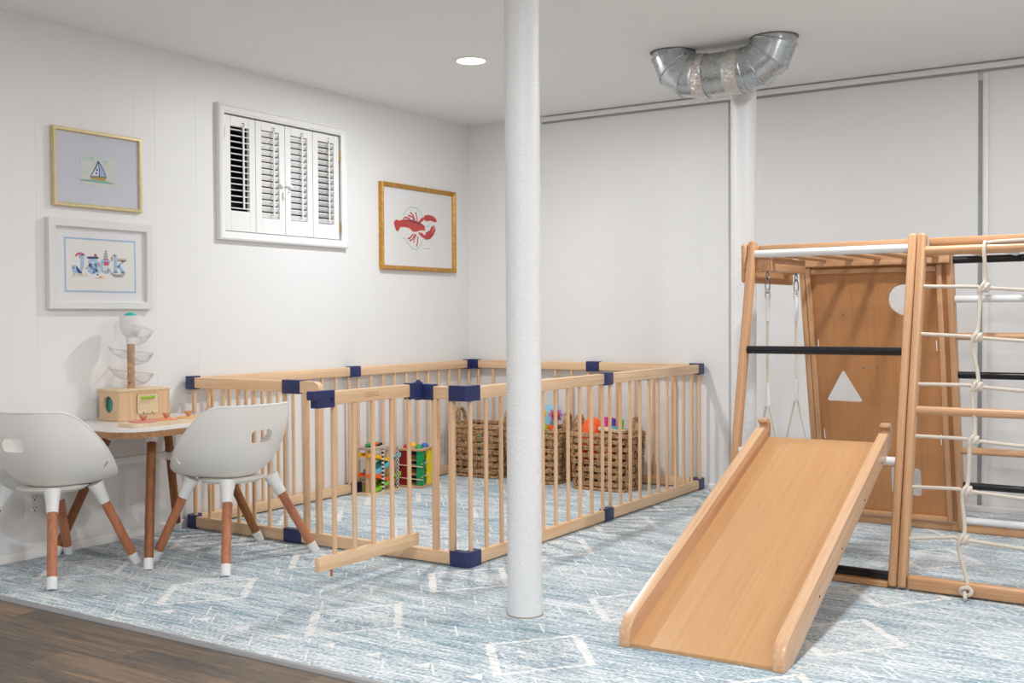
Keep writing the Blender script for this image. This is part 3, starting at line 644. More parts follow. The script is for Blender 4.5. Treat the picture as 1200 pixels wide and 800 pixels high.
DY = -1.0
dt = thing('metal_duct', 'galvanised round duct bending out of the ceiling and back into it', 'duct', (2.055, DY, H))
DX0, DX1, DR, DE, DZ = 1.822, 2.288, .094, .122, H - .124
left = [(DX0, H+.03)] + [(DX0 + DE*(1-math.cos(a)), H - DE*math.sin(a)) for a in (R(8), R(38), R(68), R(90))]
right = [(DX0 + DX1 - x, z) for x, z in left][::-1]
def miter(mb, pts, r, seg=40):
    rings = []
    for i, (x, z) in enumerate(pts):
        p = V((x, DY, z)); a = V((pts[max(i-1,0)][0], DY, pts[max(i-1,0)][1])); b = V((pts[min(i+1,len(pts)-1)][0], DY, pts[min(i+1,len(pts)-1)][1]))
        t1 = (p - a).normalized() if i else (b - p).normalized(); t2 = (b - p).normalized() if i < len(pts)-1 else t1
        t = (t1 + t2).normalized(); ch = max(.3, math.sqrt((1 + t1.dot(t2)) / 2)); n = V((0,1,0)).cross(t)
        rings.append((p, n / ch, V((0,1,0))))
    rr = [mb.ring(p, n, y, r, seg) for p, n, y in rings]
    for q, w in zip(rr, rr[1:]): mb.skin(q, w)
    return rings
for nm, pts in (('elbow', left + [(1.975, DZ)]), ('elbow', [(2.135, DZ)] + right)):
    mb = MB(); rg = miter(mb, pts, DR)
    e = build(mb, nm, M['galv'], dt, angle=12)
    mb = MB()
    for p, n, y in rg[1:-1]:
        mb.tube([p + n*(DR+.001)*math.cos(2*math.pi*k/40) + y*(DR+.001)*math.sin(2*math.pi*k/40) for k in range(40)], .0042, 6, closed=True)
    build(mb, 'seam', M['galv'], e)
mb = MB(); mb.cyl((1.96, DY, DZ), (2.14, DY, DZ), DR-.001, seg=40, caps=False); build(mb, 'pipe', M['galv'], dt)
for xa, xb in ((1.932, 1.992), (2.085, 2.150)):
    mb = MB(); mb.lathe([(DR+.0012,0),(DR+.0032,.004),(DR+.0026,.5*(xb-xa)),(DR+.0032,xb-xa-.004),(DR+.0012,xb-xa)], (xa, DY, DZ), 40, (1,0,0), caps=False); build(mb, 'foil_tape', M['foil'], dt)
cg = plain('collar_grey', '#77736f', .8)
for x in (DX0, DX1):
    mb = MB(); mb.tube([(x+.098*math.cos(2*math.pi*k/36), DY+.098*math.sin(2*math.pi*k/36), H-.001) for k in range(36)], .003, 6, closed=True); build(mb, 'ceiling_collar', cg, dt)

# ------------------------------------------------------------------ pictures
def stroke_poly(mb, pts, w, x):
    P = [V((x, y, z)) for y, z in pts]; n = len(P); L = []; Rr = []
    for i in range(n):
        t = (P[min(i+1,n-1)] - P[max(i-1,0)]).normalized(); s = V((1,0,0)).cross(t)
        L.append(mb.bm.verts.new(P[i] + s*w/2)); Rr.append(mb.bm.verts.new(P[i] - s*w/2))
    for i in range(n-1): mb._face([L[i], L[i+1], Rr[i+1], Rr[i]])
def drawing(key, parent, name):
    keys = sorted({a[1] for a in ART if a[0] == key}); mb = MB()
    for art, m, kind, w, lay, pts in ART:
        if art != key: continue
        mb.mat(keys.index(m)); x = .0122 + lay*.00025
        if kind == 'p':
            mb._face([mb.bm.verts.new((x, y, z)) for y, z in pts])
        else: stroke_poly(mb, pts, w, x)
    bmesh.ops.triangulate(mb.bm, faces=mb.bm.faces[:])
    for f in mb.bm.faces:
        f.normal_update()
        if f.normal.x < 0: f.normal_flip()
    me = bpy.data.meshes.new(name); mb.bm.to_mesh(me); mb.bm.free(); o = bpy.data.objects.new(name, me); col.objects.link(o)
    for k in keys: me.materials.append(M['art_' + k])
    o.parent = parent; me.transform(world(parent).inverted()); return o
def frame(name, label, y0, y1, z0, z1, prof, fm, matm, paper, pm, key, dname, inset, border=None):
    t = thing(name, label, 'picture', (0, (y0+y1)/2, (z0+z1)/2))
    mb = MB(); picture(mb, y0, y1, z0, z1, prof); build(mb, 'frame', fm, t, angle=20)
    i = inset - .003
    mb = MB(); mb.box((.008, (y0+y1)/2, (z0+z1)/2), (.006, y1-y0-2*i, z1-z0-2*i)); mt = build(mb, 'mat', matm, t)
    py0, py1, pz0, pz1 = paper
    mb = MB(); mb.box((.0114, (py0+py1)/2, (pz0+pz1)/2), (.001, py1-py0, pz1-pz0)); pp = build(mb, 'print', pm, t)
    drawing(key, pp, dname)
    if border:
        mb = MB(); picture(mb, *border[:4], [(0,.0118),(0,.0124),(border[4],.0124),(border[4],.0118)]); build(mb, 'blue_border', M['art_nameblue'], pp)
    mb = MB(); mb.box((.0148, (y0+y1)/2, (z0+z1)/2), (.0012, y1-y0-2*i, z1-z0-2*i)); build(mb, 'glass', M['pane'], t)
    return t
frame('picture_frame', 'pale gold framed sailboat watercolour with wide grey mat, upper of two on left wall', -2.859, -2.436, 1.379, 1.693,
    [(0,.001),(0,.018),(.003,.022),(.011,.022),(.0145,.018),(.0145,.004)], M['gold'], M['mat_grey'], (-2.731,-2.549,1.472,1.592), M['paper_green'], 'sail', 'sailboat_drawing', .0145)
frame('picture_frame', 'white framed illustrated name print with thin blue border, above the play table', -2.888, -2.391, .969, 1.330,
    [(0,.001),(0,.026),(.002,.028),(.029,.028),(.032,.026),(.032,.004)], M['framewhite'], M['mat_white'], (-2.812,-2.468,1.036,1.259), M['paper'], 'name', 'lettering_and_seaside_drawings', .032,
    (-2.810,-2.470,1.038,1.257,.0065))
frame('picture_frame', 'gold framed red lobster print on the left wall near the corner', -.858, -.168, 1.195, 1.676,
    [(0,.001),(0,.026),(.004,.030),(.008,.030),(.011,.026),(.016,.026),(.019,.022),(.024,.018),(.024,.004)], M['bronze'], M['mat_white'], (-.752,-.295,1.25,1.585), M['paper'], 'lob', 'lobster_drawing', .024)

# ------------------------------------------------------------------ wall outlets
def outlet(y, z, w, h, label):
    t = thing('wall_outlet', label, 'wall outlet', (0, y, z))
    mb = MB(); mb.box((.0035, y, z), (.006, w, h), bev=.002); build(mb, 'cover_plate', M['capwhite'], t)
    for s in (-1, 1):
        mb = MB(); mb.lathe([(.017,0),(.017,.002),(.0155,.003),(0,.003)], (.0066, y, z+s*.021), 24, (1,0,0), caps=False); r = build(mb, 'receptacle', M['capwhite'], t)
        mb = MB()
        for dy in (-.006, .006): mb.box((.0098, y+dy, z+s*.021+.003), (.0008, .0022, .008))
        mb.lathe([(.003,0),(.003,.0006),(0,.0006)], (.0096, y, z+s*.021-.008), 10, (1,0,0), caps=False); build(mb, 'slots', M['dark'], r)
    return t
outlet(-2.955, .214, .084, .128, 'white duplex wall outlet low on the left wall behind the left chair')
outlet(-.315, .205, .10, .15, 'white wall outlet low on the left wall inside the playpen')
# ------------------------------------------------------------------ playpen
PX0, PX1, PY0, PY1 = .022, 1.5556, -2.2248, -.022
FT = .028; hf = FT/2
pen = thing('playpen', 'pale wooden slatted playpen fence with navy plastic connectors and open gate', 'playpen', ((PX0+PX1)/2, (PY0+PY1)/2, 0))
def rail(mb, p, q, z0, z1, t=FT):
    p, q = V((p[0], p[1], (z0+z1)/2)), V((q[0], q[1], (z0+z1)/2)); mb.beam(p, q, z1-z0, t, (0,0,1), bev=.004, seg=2)
def panel(p, q, n, thick=(), name='fence_panel', zt=(.622,.669), zb=(.006,.053), i0=.033, i1=.033, top=True, bottom=True):
    d = (V(q) - V(p)); L = d.length; d.normalize(); mat = M['pine_x'] if abs(d.x) > abs(d.y) else M['pine_y']
    pn = bpy.data.objects.new(name, None); col.objects.link(pn); pn.parent = pen
    mb = MB(); rail(mb, p, q, *zt); build(mb, 'top_rail', mat, pn)
    mb = MB(); rail(mb, p, q, *zb); build(mb, 'bottom_rail', mat, pn)
    for i in range(n):
        c = V(p) + d*(i0 + (L-i0-i1)*i/(n-1)); mb = MB()
        mb.cyl((c.x, c.y, zb[1]-.004), (c.x, c.y, zt[0]+.004), .0085, seg=12)
        build(mb, 'spindle', M['pine_z'], pn)
    for f in thick:
        c = V(p) + d*f; mb = MB(); mb.box((c.x, c.y, (zb[1]+zt[0])/2), (.0235, .0235, zt[0]-zb[1]+.006), bev=.005); build(mb, 'post', M['pine_z'], pn)
    return pn
g = .006
xm = -1.1165; cl = PX0+hf; cr = PX1-hf; cf = PY0+hf; cb = PY1-hf; xb = .8865; xf = .671
panel((cl, PY0+g), (cl, xm-g/2), 11); panel((cl, xm+g/2), (cl, PY1-g), 11)
panel((cr, PY0+g), (cr, xm-g/2), 11); panel((cr, xm+g/2), (cr, PY1-g), 11)
panel((PX0+FT+g, cb), (xb-g/2, cb), 8); panel((xb+g/2, cb), (PX1-FT-g, cb), 6)
panel((PX0+FT+g, cf), (xf-g/2, cf), 7, i0=.012, i1=.05)
# gate jamb, threshold and fixed end of the front side
gp = bpy.data.objects.new('gate_surround', None); col.objects.link(gp); gp.parent = pen
mb = MB(); rail(mb, (xf+g/2, cf), (PX1-FT-g, cf), .006, .053); build(mb, 'threshold_rail', M['pine_x'], gp)
mb = MB(); rail(mb, (1.358, cf), (PX1-FT-g, cf), .622, .669); build(mb, 'top_rail', M['pine_x'], gp)
mb = MB(); mb.prism([(0,0),(.118,0),(.150,.004),(.150,.020),(.142,.036),(.122,.047),(0,.047)], (xf+g/2, PY0, .622), (1,0,0), (0,0,1), (0,FT,0))
build(mb, 'latch_rail', M['pine_x'], gp)
for x in (.738, .806, 1.399, 1.476):
    mb = MB(); mb.box((x, cf, .3375), (.0235, .0235, .575), bev=.005); build(mb, 'post', M['pine_z'], gp)
# connectors
def corner(x, y, sx, sy, arm=.075):
    e, T = .003, FT+.003
    for z0, z1 in ((0.0008, .058), (.6165, .6735)):
        pts = [(arm, -e)] + [(.016 - (.016+e)*math.sin(a), .016 - (.016+e)*math.cos(a)) for a in [R(q) for q in (0,15,30,45,60,75,90)]] + [(-e, arm), (T, arm), (T, T), (arm, T)]
        mb = MB(); mb.prism(pts, (x, y, z0), (sx,0,0), (0,sy,0), (0,0,z1-z0))
        mb.box((x+sx*(arm*.55), y+sy*(-e-.0005), (z0+z1)/2), (arm*.7, .0012, .0025))
        build(mb, 'corner_connector', M['navy'], pen)
corner(PX0, PY0, 1, 1, .062); corner(PX1, PY0, -1, 1, .082); corner(PX1, PY1, -1, -1, .075); corner(PX0, PY1, 1, -1, .075)
def joint(x, y, along, L):
    for z0, z1 in ((0.0008, .058), (.6165, .6735)):
        mb = MB(); mb.box((x, y, (z0+z1)/2), (L, FT+.006, z1-z0) if along == 'x' else (FT+.006, L, z1-z0), bev=.003)
        build(mb, 'joint_connector', M['navy'], pen)
joint(cl, xm, 'y', .085); joint(cr, xm, 'y', .085); joint(xb, cb, 'x', .085); joint(xf-.003, cf, 'x', .10)
# gate standing open towards the table
GX, GY = 1.338, PY0-.006
ga = R(-90.5); gd = V((math.cos(ga), math.sin(ga), 0)); gn = V((-gd.y, gd.x, 0))
G0 = V((GX, GY, 0))
gate = bpy.data.objects.new('gate', None); col.objects.link(gate); gate.parent = pen
mb = MB(); rail(mb, (G0+gd*.02)[:2], (G0+gd*.530)[:2], .631, .678, .024); build(mb, 'top_rail', M['pine_y'], gate)
mb = MB(); rail(mb, (G0+gd*.02)[:2], (G0+gd*.558)[:2], .071, .119, .024); build(mb, 'bottom_rail', M['pine_y'], gate)
for L in (.062, .163, .267, .367, .470):
    p = G0 + gd*L; mb = MB(); mb.cyl((p.x, p.y, .115), (p.x, p.y, .635), .0085, seg=12); build(mb, 'spindle', M['pine_z'], gate)
lat = lambda a, b, z: G0 + gd*a + gn*b + V((0,0,z))
mb = MB(); poly = [(.480,.624),(.564,.624),(.564,.650),(.582,.653),(.582,.682),(.480,.682)]
mb.prism(poly, G0 + gn*(-.016), gd, (0,0,1), gn*.032); build(mb, 'latch', M['navy'], gate)
mb = MB(); mb.cyl(lat(.494,.0155,.653), lat(.494,.019,.653), .006, seg=14); build(mb, 'latch_screw', M['dark'], gate)
mb = MB(); mb.cyl(lat(.487,0,.045), lat(.487,0,.074), .005, seg=10); build(mb, 'latch_pin', M['tan_leg'], gate)
mb = MB()
for a0, a1, z0, z1 in ((.25,.32,.662,.6632),(.25,.32,.6478,.649),(.25,.2512,.6478,.6632),(.3188,.32,.6478,.6632)):
    mb.prism([(a0,z0),(a1,z0),(a1,z1),(a0,z1)], G0 + gn*.0118, gd, (0,0,1), gn*.0006)
mb.prism([(.258,.653),(.268,.658),(.280,.654),(.290,.658),(.312,.654),(.312,.6525),(.290,.6560),(.280,.652),(.268,.656)], G0 + gn*.0118, gd, (0,0,1), gn*.0006)
build(mb, 'burned_stamp', plain('burned_wood', '#a57a4c', .7), gate)
for z0, z1 in ((.6165, .6765), (.003, .058)):
    mb = MB()
    if z0 > .3:
        mb.prism([(-.004,-.015),(.070,-.015),(.070,.015),(-.004,.015)], (GX, GY, z0+.006), gd, gn, (0,0,z1-z0))
        mb.box((GX+.026, cf, (z0+z1)/2), (.074, FT+.006, z1-z0), bev=.003)
        mb.cyl((GX, GY-.004, z0), (GX, GY-.004, z1+.008), .014, seg=20); mb.cyl((GX, GY-.004, z1+.008), (GX, GY-.004, z1+.016), .009, .006, seg=16)
        build(mb, 'gate_hinge', M['navy'], pen)

# ------------------------------------------------------------------ play table
TX0, TX1, TY0, TY1 = .014, .552, -2.935, -2.240
TXC, TYC = (TX0+TX1)/2, (TY0+TY1)/2
tb = thing('play_table', 'low white topped play table with brown wooden legs against the left wall', 'table', (TXC, TYC, 0))
mb = MB(); mb.prism(rrect(TX1-TX0, TY1-TY0, .13, 10), (TXC, TYC, .487), (1,0,0), (0,1,0), (0,0,.0235)); tt = build(mb, 'tabletop', M['plyedge'], tb)
mb = MB(); mb.prism(rrect(TX1-TX0+.001, TY1-TY0+.001, .13, 10), (TXC, TYC, .5105), (1,0,0), (0,1,0), (0,0,.005)); build(mb, 'laminate_surface', M['laminate'], tt)
tops = {}
for (fx, fy), (qx, qy) in {(.557,-2.858):(.408,-2.715), (.034,-2.888):(.155,-2.71), (.034,-2.285):(.150,-2.43), (.520,-2.262):(.385,-2.43)}.items():
    a = V((fx, fy, 0)); b = V((qx, qy, .487)); d = b - a
    mb = MB(); mb.cyl(a + d*.075, a + d*.95, .0172, .0178, seg=20); lg = build(mb, 'leg', M['table_leg'], tb)
    mb = MB(); mb.cyl(a + V((0,0,0)), a + d*.08, .0175, .0182, seg=20); build(mb, 'foot_cap', M['capwhite'], lg)
    mb = MB(); mb.cyl(a + d*.925, a + d*.999, .0205, .030, seg=20); build(mb, 'leg_socket', M['capwhite'], lg)
    tops[(fx, fy)] = (a, d)
k = list(tops.values()); p1 = k[1][0] + k[1][1]*.72; p2 = k[2][0] + k[2][1]*.72
mb = MB(); mb.beam(p1, p2, .030, .016, (0,0,1), bev=.004)
for p, s in ((p1, 1), (p2, -1)):
    mb.cyl(p - V((0,0,.022)), p + V((0,0,.022)), .0225, seg=18); mb.prism([(0,-.012),(.05,-.012),(0,.03)], p + V((-.006,0,0)), (0,s,0), (0,0,1), (.012,0,0))
build(mb, 'stretcher', M['capwhite'], tb)

# ------------------------------------------------------------------ chairs
def make_chair(loc, rot, label, group):
    t = thing('toddler_chair', label, 'chair', loc, rot, group)
    zb = .314
    def rim(ph):
        c = math.cos(ph); s = math.sin(ph)
        f = (1 - c) / 2                                   # 0 front .. 1 back
        S = min(1, max(0, (f - .02) / .86)); S = S*S*(3 - 2*S)
        z = .334 + .266*S
        x = .207*(abs(s)**.80)*(1 if s >= 0 else -1); y = (.212 if c > 0 else .212)*(abs(c)**.9)*(1 if c >= 0 else -1)
        return x, y, z
    def f(i, j):
        x, y, z = rim(2*math.pi*i); a = j*math.pi/2
        rho = math.sin(a)**.85 if j > 0 else 0
        k = (1 - math.cos(a))**1.05
        return V((x*max(rho, .001), y*max(rho, .001), zb + (z - zb)*k))
    mb = MB(); mb.grid(f, 72, 20, closeu=True)
    bmesh.ops.remove_doubles(mb.bm, verts=mb.bm.verts[:], dist=.0006)
    bmesh.ops.recalc_face_normals(mb.bm, faces=mb.bm.faces[:])
    sh = build(mb, 'seat_shell', M['plastic'], t, local=True, angle=50)
    md = sh.modifiers.new('thick', 'SOLIDIFY'); md.thickness = .007; md.offset = 0
    # grip hole in the back, small slots in the sides
    c = MB(); c.prism(rrect(.094, .048, .018, 5), (0,-.30,.484), (1,0,0), (0,0,1), (0,.24,0))
    for s in (-1, 1): c.prism(rrect(.018, .026, .0085, 5), (s*.12, .052, .392), (0,1,0), (0,0,1), (s*.16,0,0))
    cut(sh, c)
    mb = MB(); mb.tube([(math.cos(q)*0+x, y, z+.0005) for q in (0,) for x, y, z in [rim(2*math.pi*i/96) for i in range(96)]], .0052, 8, closed=True)
    build(mb, 'rim', M['capwhite'], sh, local=True)
    mb = MB(); mb.lathe([(.0,.294),(.08,.296),(.112,.302),(.126,.313),(.09,.318),(0,.316)], (0,-.005,0), 28); build(mb, 'under_frame', M['plastic'], t, local=True)
    for fx, fy, qx, qy in ((-.243,-.218,-.118,-.105),(.243,-.218,.118,-.105),(-.185,.222,-.105,.105),(.185,.222,.105,.105)):
        a = V((fx, fy, 0)); b = V((qx, qy, .306)); d = b - a
        mb = MB(); mb.cyl(a + d*.12, a + d*.84, .0172, seg=20); lg = build(mb, 'leg', M['tan_leg'], t, local=True)
        mb = MB(); mb.cyl(a, a + d*.125, .0172, .0180, seg=20); build(mb, 'foot_cap', M['capwhite'], lg, local=True)
        mb = MB(); mb.cyl(a + d*.79, a + d*.90, .0205, .0225, seg=20, caps=True); mb.cyl(a + d*.90, a + d*1.03, .0225, .030, seg=20); build(mb, 'leg_socket', M['capwhite'], lg, local=True)
    return t
CB = make_chair((.655, -2.545, 0), math.atan2(.994, -.105) if False else R(92), 'white shell toddler chair with tan legs standing between play table and playpen', 'toddler chairs at the play table')
CA = dup(CB, (.258, -3.040, 0), R(6), 'white shell toddler chair with tan legs cut by the left photo edge', 'toddler chairs at the play table')

for ch, a in ((CB, -9), (CA, 9)):                     # the shells sit slightly turned on their legs
    for c in ch.children:
        if c.name.startswith('seat_shell'): c.rotation_euler.z = R(a)
# ------------------------------------------------------------------ marble run box on the table
TZ = .5157
bx = thing('ball_drop_box', 'birch activity box with clear spiral ball run, on the play table', 'toy', (.108, -2.562, TZ), R(-4))
hx, hy, bh = .075, .120, .128
mb = MB()
for s in (-1, 1):
    mb.box((s*(hx-.005), 0, bh/2), (.010, 2*hy, bh-.016), bev=.0015, seg=1)
    mb.box((0, s*(hy-.005), bh/2), (2*hx-.02, .010, bh-.016), bev=.0015, seg=1)
mb.box((0,0,.005), (2*hx+.004, 2*hy+.004, .010), bev=.003)
bb = build(mb, 'box_body', M['toywood_z'], bx, local=True)
c = MB(); c.cyl((0.0,-hy-.05,.066), (0,-hy+.05,.066), .034, seg=32); cut(bb, c)
mb = MB(); mb.box((0,0,bh-.005), (2*hx+.006, 2*hy+.006, .010), bev=.003); build(mb, 'lid', M['toywood'], bx, local=True)
mb = MB(); mb.grid(lambda u, v: V((-.06+.12*u, -hy+.030+.004*math.sin(u*40), .02+.09*v)), 60, 2); build(mb, 'teal_fabric_liner', M['tealcloth'], bx, local=True)
mb = MB(); mb.prism(rrect(.098, .082, .010, 4), (hx+.0005, .012, .066), (0,1,0), (0,0,1), (.003,0,0)); dr = build(mb, 'door', M['toywood'], bx, local=True)
mb = MB()
loop = [(hx+.0012, .012+a, .066+b) for a, b in rrect(.100, .084, .011, 4)]
mb.tube(loop, .0012, 4, closed=True); build(mb, 'door_gap', M['brass'], dr, local=True)
mb = MB(); mb.tube([(hx+.0035,-.018,.090),(hx+.012,-.013,.0905),(hx+.013,.010,.0915),(hx+.012,.036,.0925),(hx+.0035,.042,.093)], .0050, 8); build(mb, 'door_handle', M['c_lime'], dr, local=True)
mb = MB()
for y in (-.008, .032): mb.cyl((hx+.003, y, .030), (hx+.0048, y, .030), .0025, seg=10)
build(mb, 'pin', M['dark'], dr, local=True)
PXY = (.0, -.012)
mb = MB(); mb.cyl((PXY[0], PXY[1], bh-.002), (PXY[0], PXY[1], .362), .0155, seg=20); pl = build(mb, 'pole', M['toytop'], bx, local=True)
mb = MB(); mb.cyl((PXY[0]+.009, PXY[1]-.014, .150), (PXY[0]+.0105, PXY[1]-.0155, .150), .003, seg=10); build(mb, 'hole', M['dark'], pl, local=True)
mb = MB(); mb.lathe([(.0,.310),(.019,.310),(.020,.338),(.022,.340),(.034,.352),(.042,.370),(.0435,.403),(.044,.426),(.041,.426),(.039,.380),(.022,.363),(0,.360)], (PXY[0],PXY[1],0), 32, caps=False); build(mb, 'funnel', M['capwhite'], bx, local=True)
for base, a0 in ((.152, R(215)), (.236, R(215)), (.322, R(330))):
    def tr(u, v, base=base, a0=a0):
        A = a0 + R(-300 if base < .28 else -150)*u*-1
        r = .021 + .068*v; z = base + .052*(1-u) - .030*math.sin(math.pi*min(1, v*.98)) + (.018*v)
        return V((PXY[0] + r*math.cos(A), PXY[1] + r*math.sin(A), z))
    mb = MB(); mb.grid(tr, 36, 9); s = build(mb, 'spiral_track', M['clear'], bx, local=True, angle=80)
    md = s.modifiers.new('thick', 'SOLIDIFY'); md.thickness = .0022
wl = lambda x, y, z: bx.matrix_basis @ V((x, y, z))
p = wl(PXY[0], PXY[1], .411); mb = MB(); mb.ball(p, .030, 24, 14); tag(build(mb, 'ball', M['c_teal'], origin=p - V((0,0,.030))), 'turquoise ball sitting in the white funnel of the spiral ball run', 'ball')

# knob puzzle along the table edge
mb = MB(); mb.prism(rrect(.128, .565, .03, 6), (.377, -2.530, TZ), (1,0,0), (0,1,0), (0,0,.013))
pz = build(mb, 'puzzle_board', M['toywood'], origin=(.377, -2.530, TZ)); tag(pz, 'long birch puzzle board with five round knobbed pieces along the table edge', 'puzzle')
cols = [('p_red','coral red'),('p_orange','orange'),('p_amber','amber'),('p_gold','golden'),('p_yellow','yellow')]
for i, (m, n) in enumerate(cols):
    y = (-2.725, -2.615, -2.505, -2.400, -2.300)[i]; rr = (.053,.047,.046,.044,.042)[i]; z = TZ + .0135
    t = thing('puzzle_piece', n + ' round knobbed piece on the puzzle board, ' + ('nearest the left end', 'beside the red one', 'in the middle', 'second from the white chair', 'nearest the white chair')[i], 'puzzle piece', (.372, y, z), 0, 'round pieces of the puzzle board')
    mb = MB(); mb.lathe([(0,0),(rr,0),(rr,.0035),(rr-.001,.0045),(0,.0045)], (.372, y, z), 36, caps=False); build(mb, 'disc', M[m], t)
    kz = z + .0045; mb = MB(); mb.lathe([(.0,0),(.006,0),(.008,.006),(.0135,.012),(.0155,.018),(.0145,.022),(0,.0225)], (.372, y, kz), 20, caps=False); build(mb, 'knob', M['knob'], t)
# ------------------------------------------------------------------ climbing frame
FO = V((2.9654, -1.7077, 0)); FTH = -.0296; fa, fh, fD = .2546, 1.1974, 1.146
FB = .245
cfm = thing('climbing_gym', 'beech indoor climbing frame with ladders, monkey bars and a cut-out board', 'climbing frame', FO, FTH)
fv = lambda z: fa*z/fh                     # front plane
bv = lambda z: fD - FB*z/fh                # back plane
UL, UR = -.6183, .640
PW, PD = .0295, .044
def fpost(u, zt=1.212):
    mb = MB(); mb.beam((u, fv(0)+.002, .005), (u, fv(zt), zt), PW, PD, (1,0,0), bev=.011, seg=4); build(mb, 'post', M['beech_front'], cfm, local=True)
def bpost(u, zt=1.18):
    mb = MB(); mb.beam((u, bv(0)-.002, .005), (u, bv(zt), zt), PW, PD, (1,0,0), bev=.009, seg=3); build(mb, 'post', M['beech_back'], cfm, local=True)
for u in (UL, -.0155, .0155, UR): fpost(u)
for u in (-.655, -.042, .625): bpost(u)
MC = {'n': 'beech_x', 'b': 'blackbar', 'w': 'whitebar'}
def rung(u0, u1, v, z, m, r=.0150):
    mb = MB(); mb.cyl((u0, v, z), (u1, v, z), r, seg=18); o = build(mb, 'rung', M[MC[m]], cfm, local=True)
    return o
for z, m in ((1.163,'w'), (.797,'b'), (.420,'w'), (.040,'b')): rung(UL+.01, -.026, fv(z), z, m)
rung(.026, UR-.01, fv(1.150), 1.150, 'n', .0165); rung(.026, UR-.01, fv(.597), .597, 'n', .0150)
mb = MB(); mb.box((.333, fv(.025)+.002, .028), (.60, .040, .046), bev=.010, seg=3); build(mb, 'bottom_rail', M['beech_x'], cfm, local=True)
mb = MB(); mb.box((-.317, fv(.01)+.004, .012), (.575, .034, .022), bev=.005); build(mb, 'bottom_rail', M['beech_x'], cfm, local=True)
for z, m in ((1.147,'b'), (.989,'w'), (.836,'n'), (.676,'b'), (.517,'n'), (.356,'n'), (.205,'b'), (.052,'w')): rung(-.030, .615, bv(z), z, m)
mb = MB(); mb.box((-.02, fD+.004, .0165), (1.30, .036, .031), bev=.005); build(mb, 'bottom_rail', M['beech_x'], cfm, local=True)
# monkey-bar panel on top
for u0, u1 in ((UL+.014, -.031), (.031, UR-.014)):
    for v in (fv(1.18)+.036, bv(1.18)-.034):
        tall = v > .5 and u0 < 0; ua = u0 - (.030 if tall else 0)
        mb = MB(); mb.box(((ua+u1)/2, v, 1.166 if tall else 1.183), (u1-ua, .026, .064 if tall else .030), bev=.006); build(mb, 'top_rail', M['beech_x'], cfm, local=True)
    n = 5
    for i in range(n):
        u = u0 + (u1-u0)*(i+.55)/n; mb = MB(); mb.cyl((u, fv(1.18)+.040, 1.166), (u, bv(1.18)-.040, 1.166), .0125, seg=14)
        build(mb, 'monkey_bar', M['whitebar'] if (u0 > 0 and i in (1, 2)) else M['beech_y'], cfm, local=True)
# side plank and swing beam at the left end
mb = MB(); mb.box((UL-.026, .482, 1.128), (.022, .52, .150), bev=.010, seg=3); build(mb, 'side_board', M['beech_y'], cfm, local=True)
mb = MB(); mb.box((UL+.052, .455, 1.120), (.030, .40, .044), bev=.004); mb.box((UL+.052, .455, 1.147), (.034, .40, .010), bev=.003); build(mb, 'swing_beam', M['beech_y'], cfm, local=True)
for v in (.275, .635):
    mb = MB(); mb.box((UL+.012, v, 1.125), (.055, .03, .06), bev=.004); build(mb, 'beam_bracket', M['beech_x'], cfm, local=True)
# solid board with cut-outs
s_ = V((0, -FB/fh, 1)).normalized(); nrm = V((1,0,0)).cross(s_)       # up the board / its normal (towards the front)
Bo = V((0, bv(0) + .004, 0))
def bd(u, z): return Bo + V((1,0,0))*u + s_*(z / s_.z)
mb = MB(); mb.prism([(-.640,.045/s_.z),(-.057,.045/s_.z),(-.057,1.140/s_.z),(-.640,1.140/s_.z)], Bo, (1,0,0), s_, nrm*.012)
bo = build(mb, 'climbing_board', M['ply'], cfm, local=True)
c = MB(); k = 1/s_.z
def tri(pts, r=.008):
    out = []; n = len(pts)
    for i in range(n):
        p, a, b = V(pts[i]), V(pts[i-1]), V(pts[(i+1) % n]); d1 = (a-p).normalized(); d2 = (b-p).normalized()
        for q in (0,.25,.5,.75,1):
            A = p + d1*r*2*(1-q)**2 + d2*r*2*q**2; out.append((A.x, A.y))
    return out
c.prism(tri([(-.505,.692*k),(-.590,.548*k),(-.425,.548*k)]), Bo - nrm*.05, (1,0,0), s_, nrm*.12)
c.prism([(-.228+.066*math.cos(2*math.pi*i/40), .990*k+.066*math.sin(2*math.pi*i/40)) for i in range(40)], Bo - nrm*.05, (1,0,0), s_, nrm*.12)
c.prism(rrect(.128, .124, .015, 5, -.262, .206*k), Bo - nrm*.05, (1,0,0), s_, nrm*.12)
cut(bo, c)
mb = MB()
for u in (-.628, -.082):
    mb = MB(); mb.beam(bd(u,.045)+nrm*.020, bd(u,1.135)+nrm*.020, .022, .018, (1,0,0), bev=.003); build(mb, 'board_stile', M['beech_back'], bo, local=True)

for z in (.055, 1.118):
    mb = MB(); mb.beam(bd(-.616,z)+nrm*.019, bd(-.094,z)+nrm*.019, .022, .016, (0,0,1), bev=.003); build(mb, 'board_crossbar', M['beech_x'], bo, local=True)
for u, z in ((-.548,.932),(-.490,.932),(-.415,.700),(-.357,.700)):
    mb = MB(); mb.cyl(bd(u,z)+nrm*.012, bd(u,z)+nrm*.0145, .0042, seg=12); build(mb, 'bolt', plain('blue_grey_bolt', '#6d8794', .4, .5) if u < -.54 else bpy.data.materials['blue_grey_bolt'], bo, local=True)
for u, z in ((-.606,.80),(-.106,.80),(-.606,.40),(-.106,.40)):
    mb = MB(); mb.beam(bd(u,z-.022)+nrm*.014, bd(u,z+.022)+nrm*.014, .004, .004, (1,0,0)); build(mb, 'metal_slot', M['capwhite'], bo, local=True)

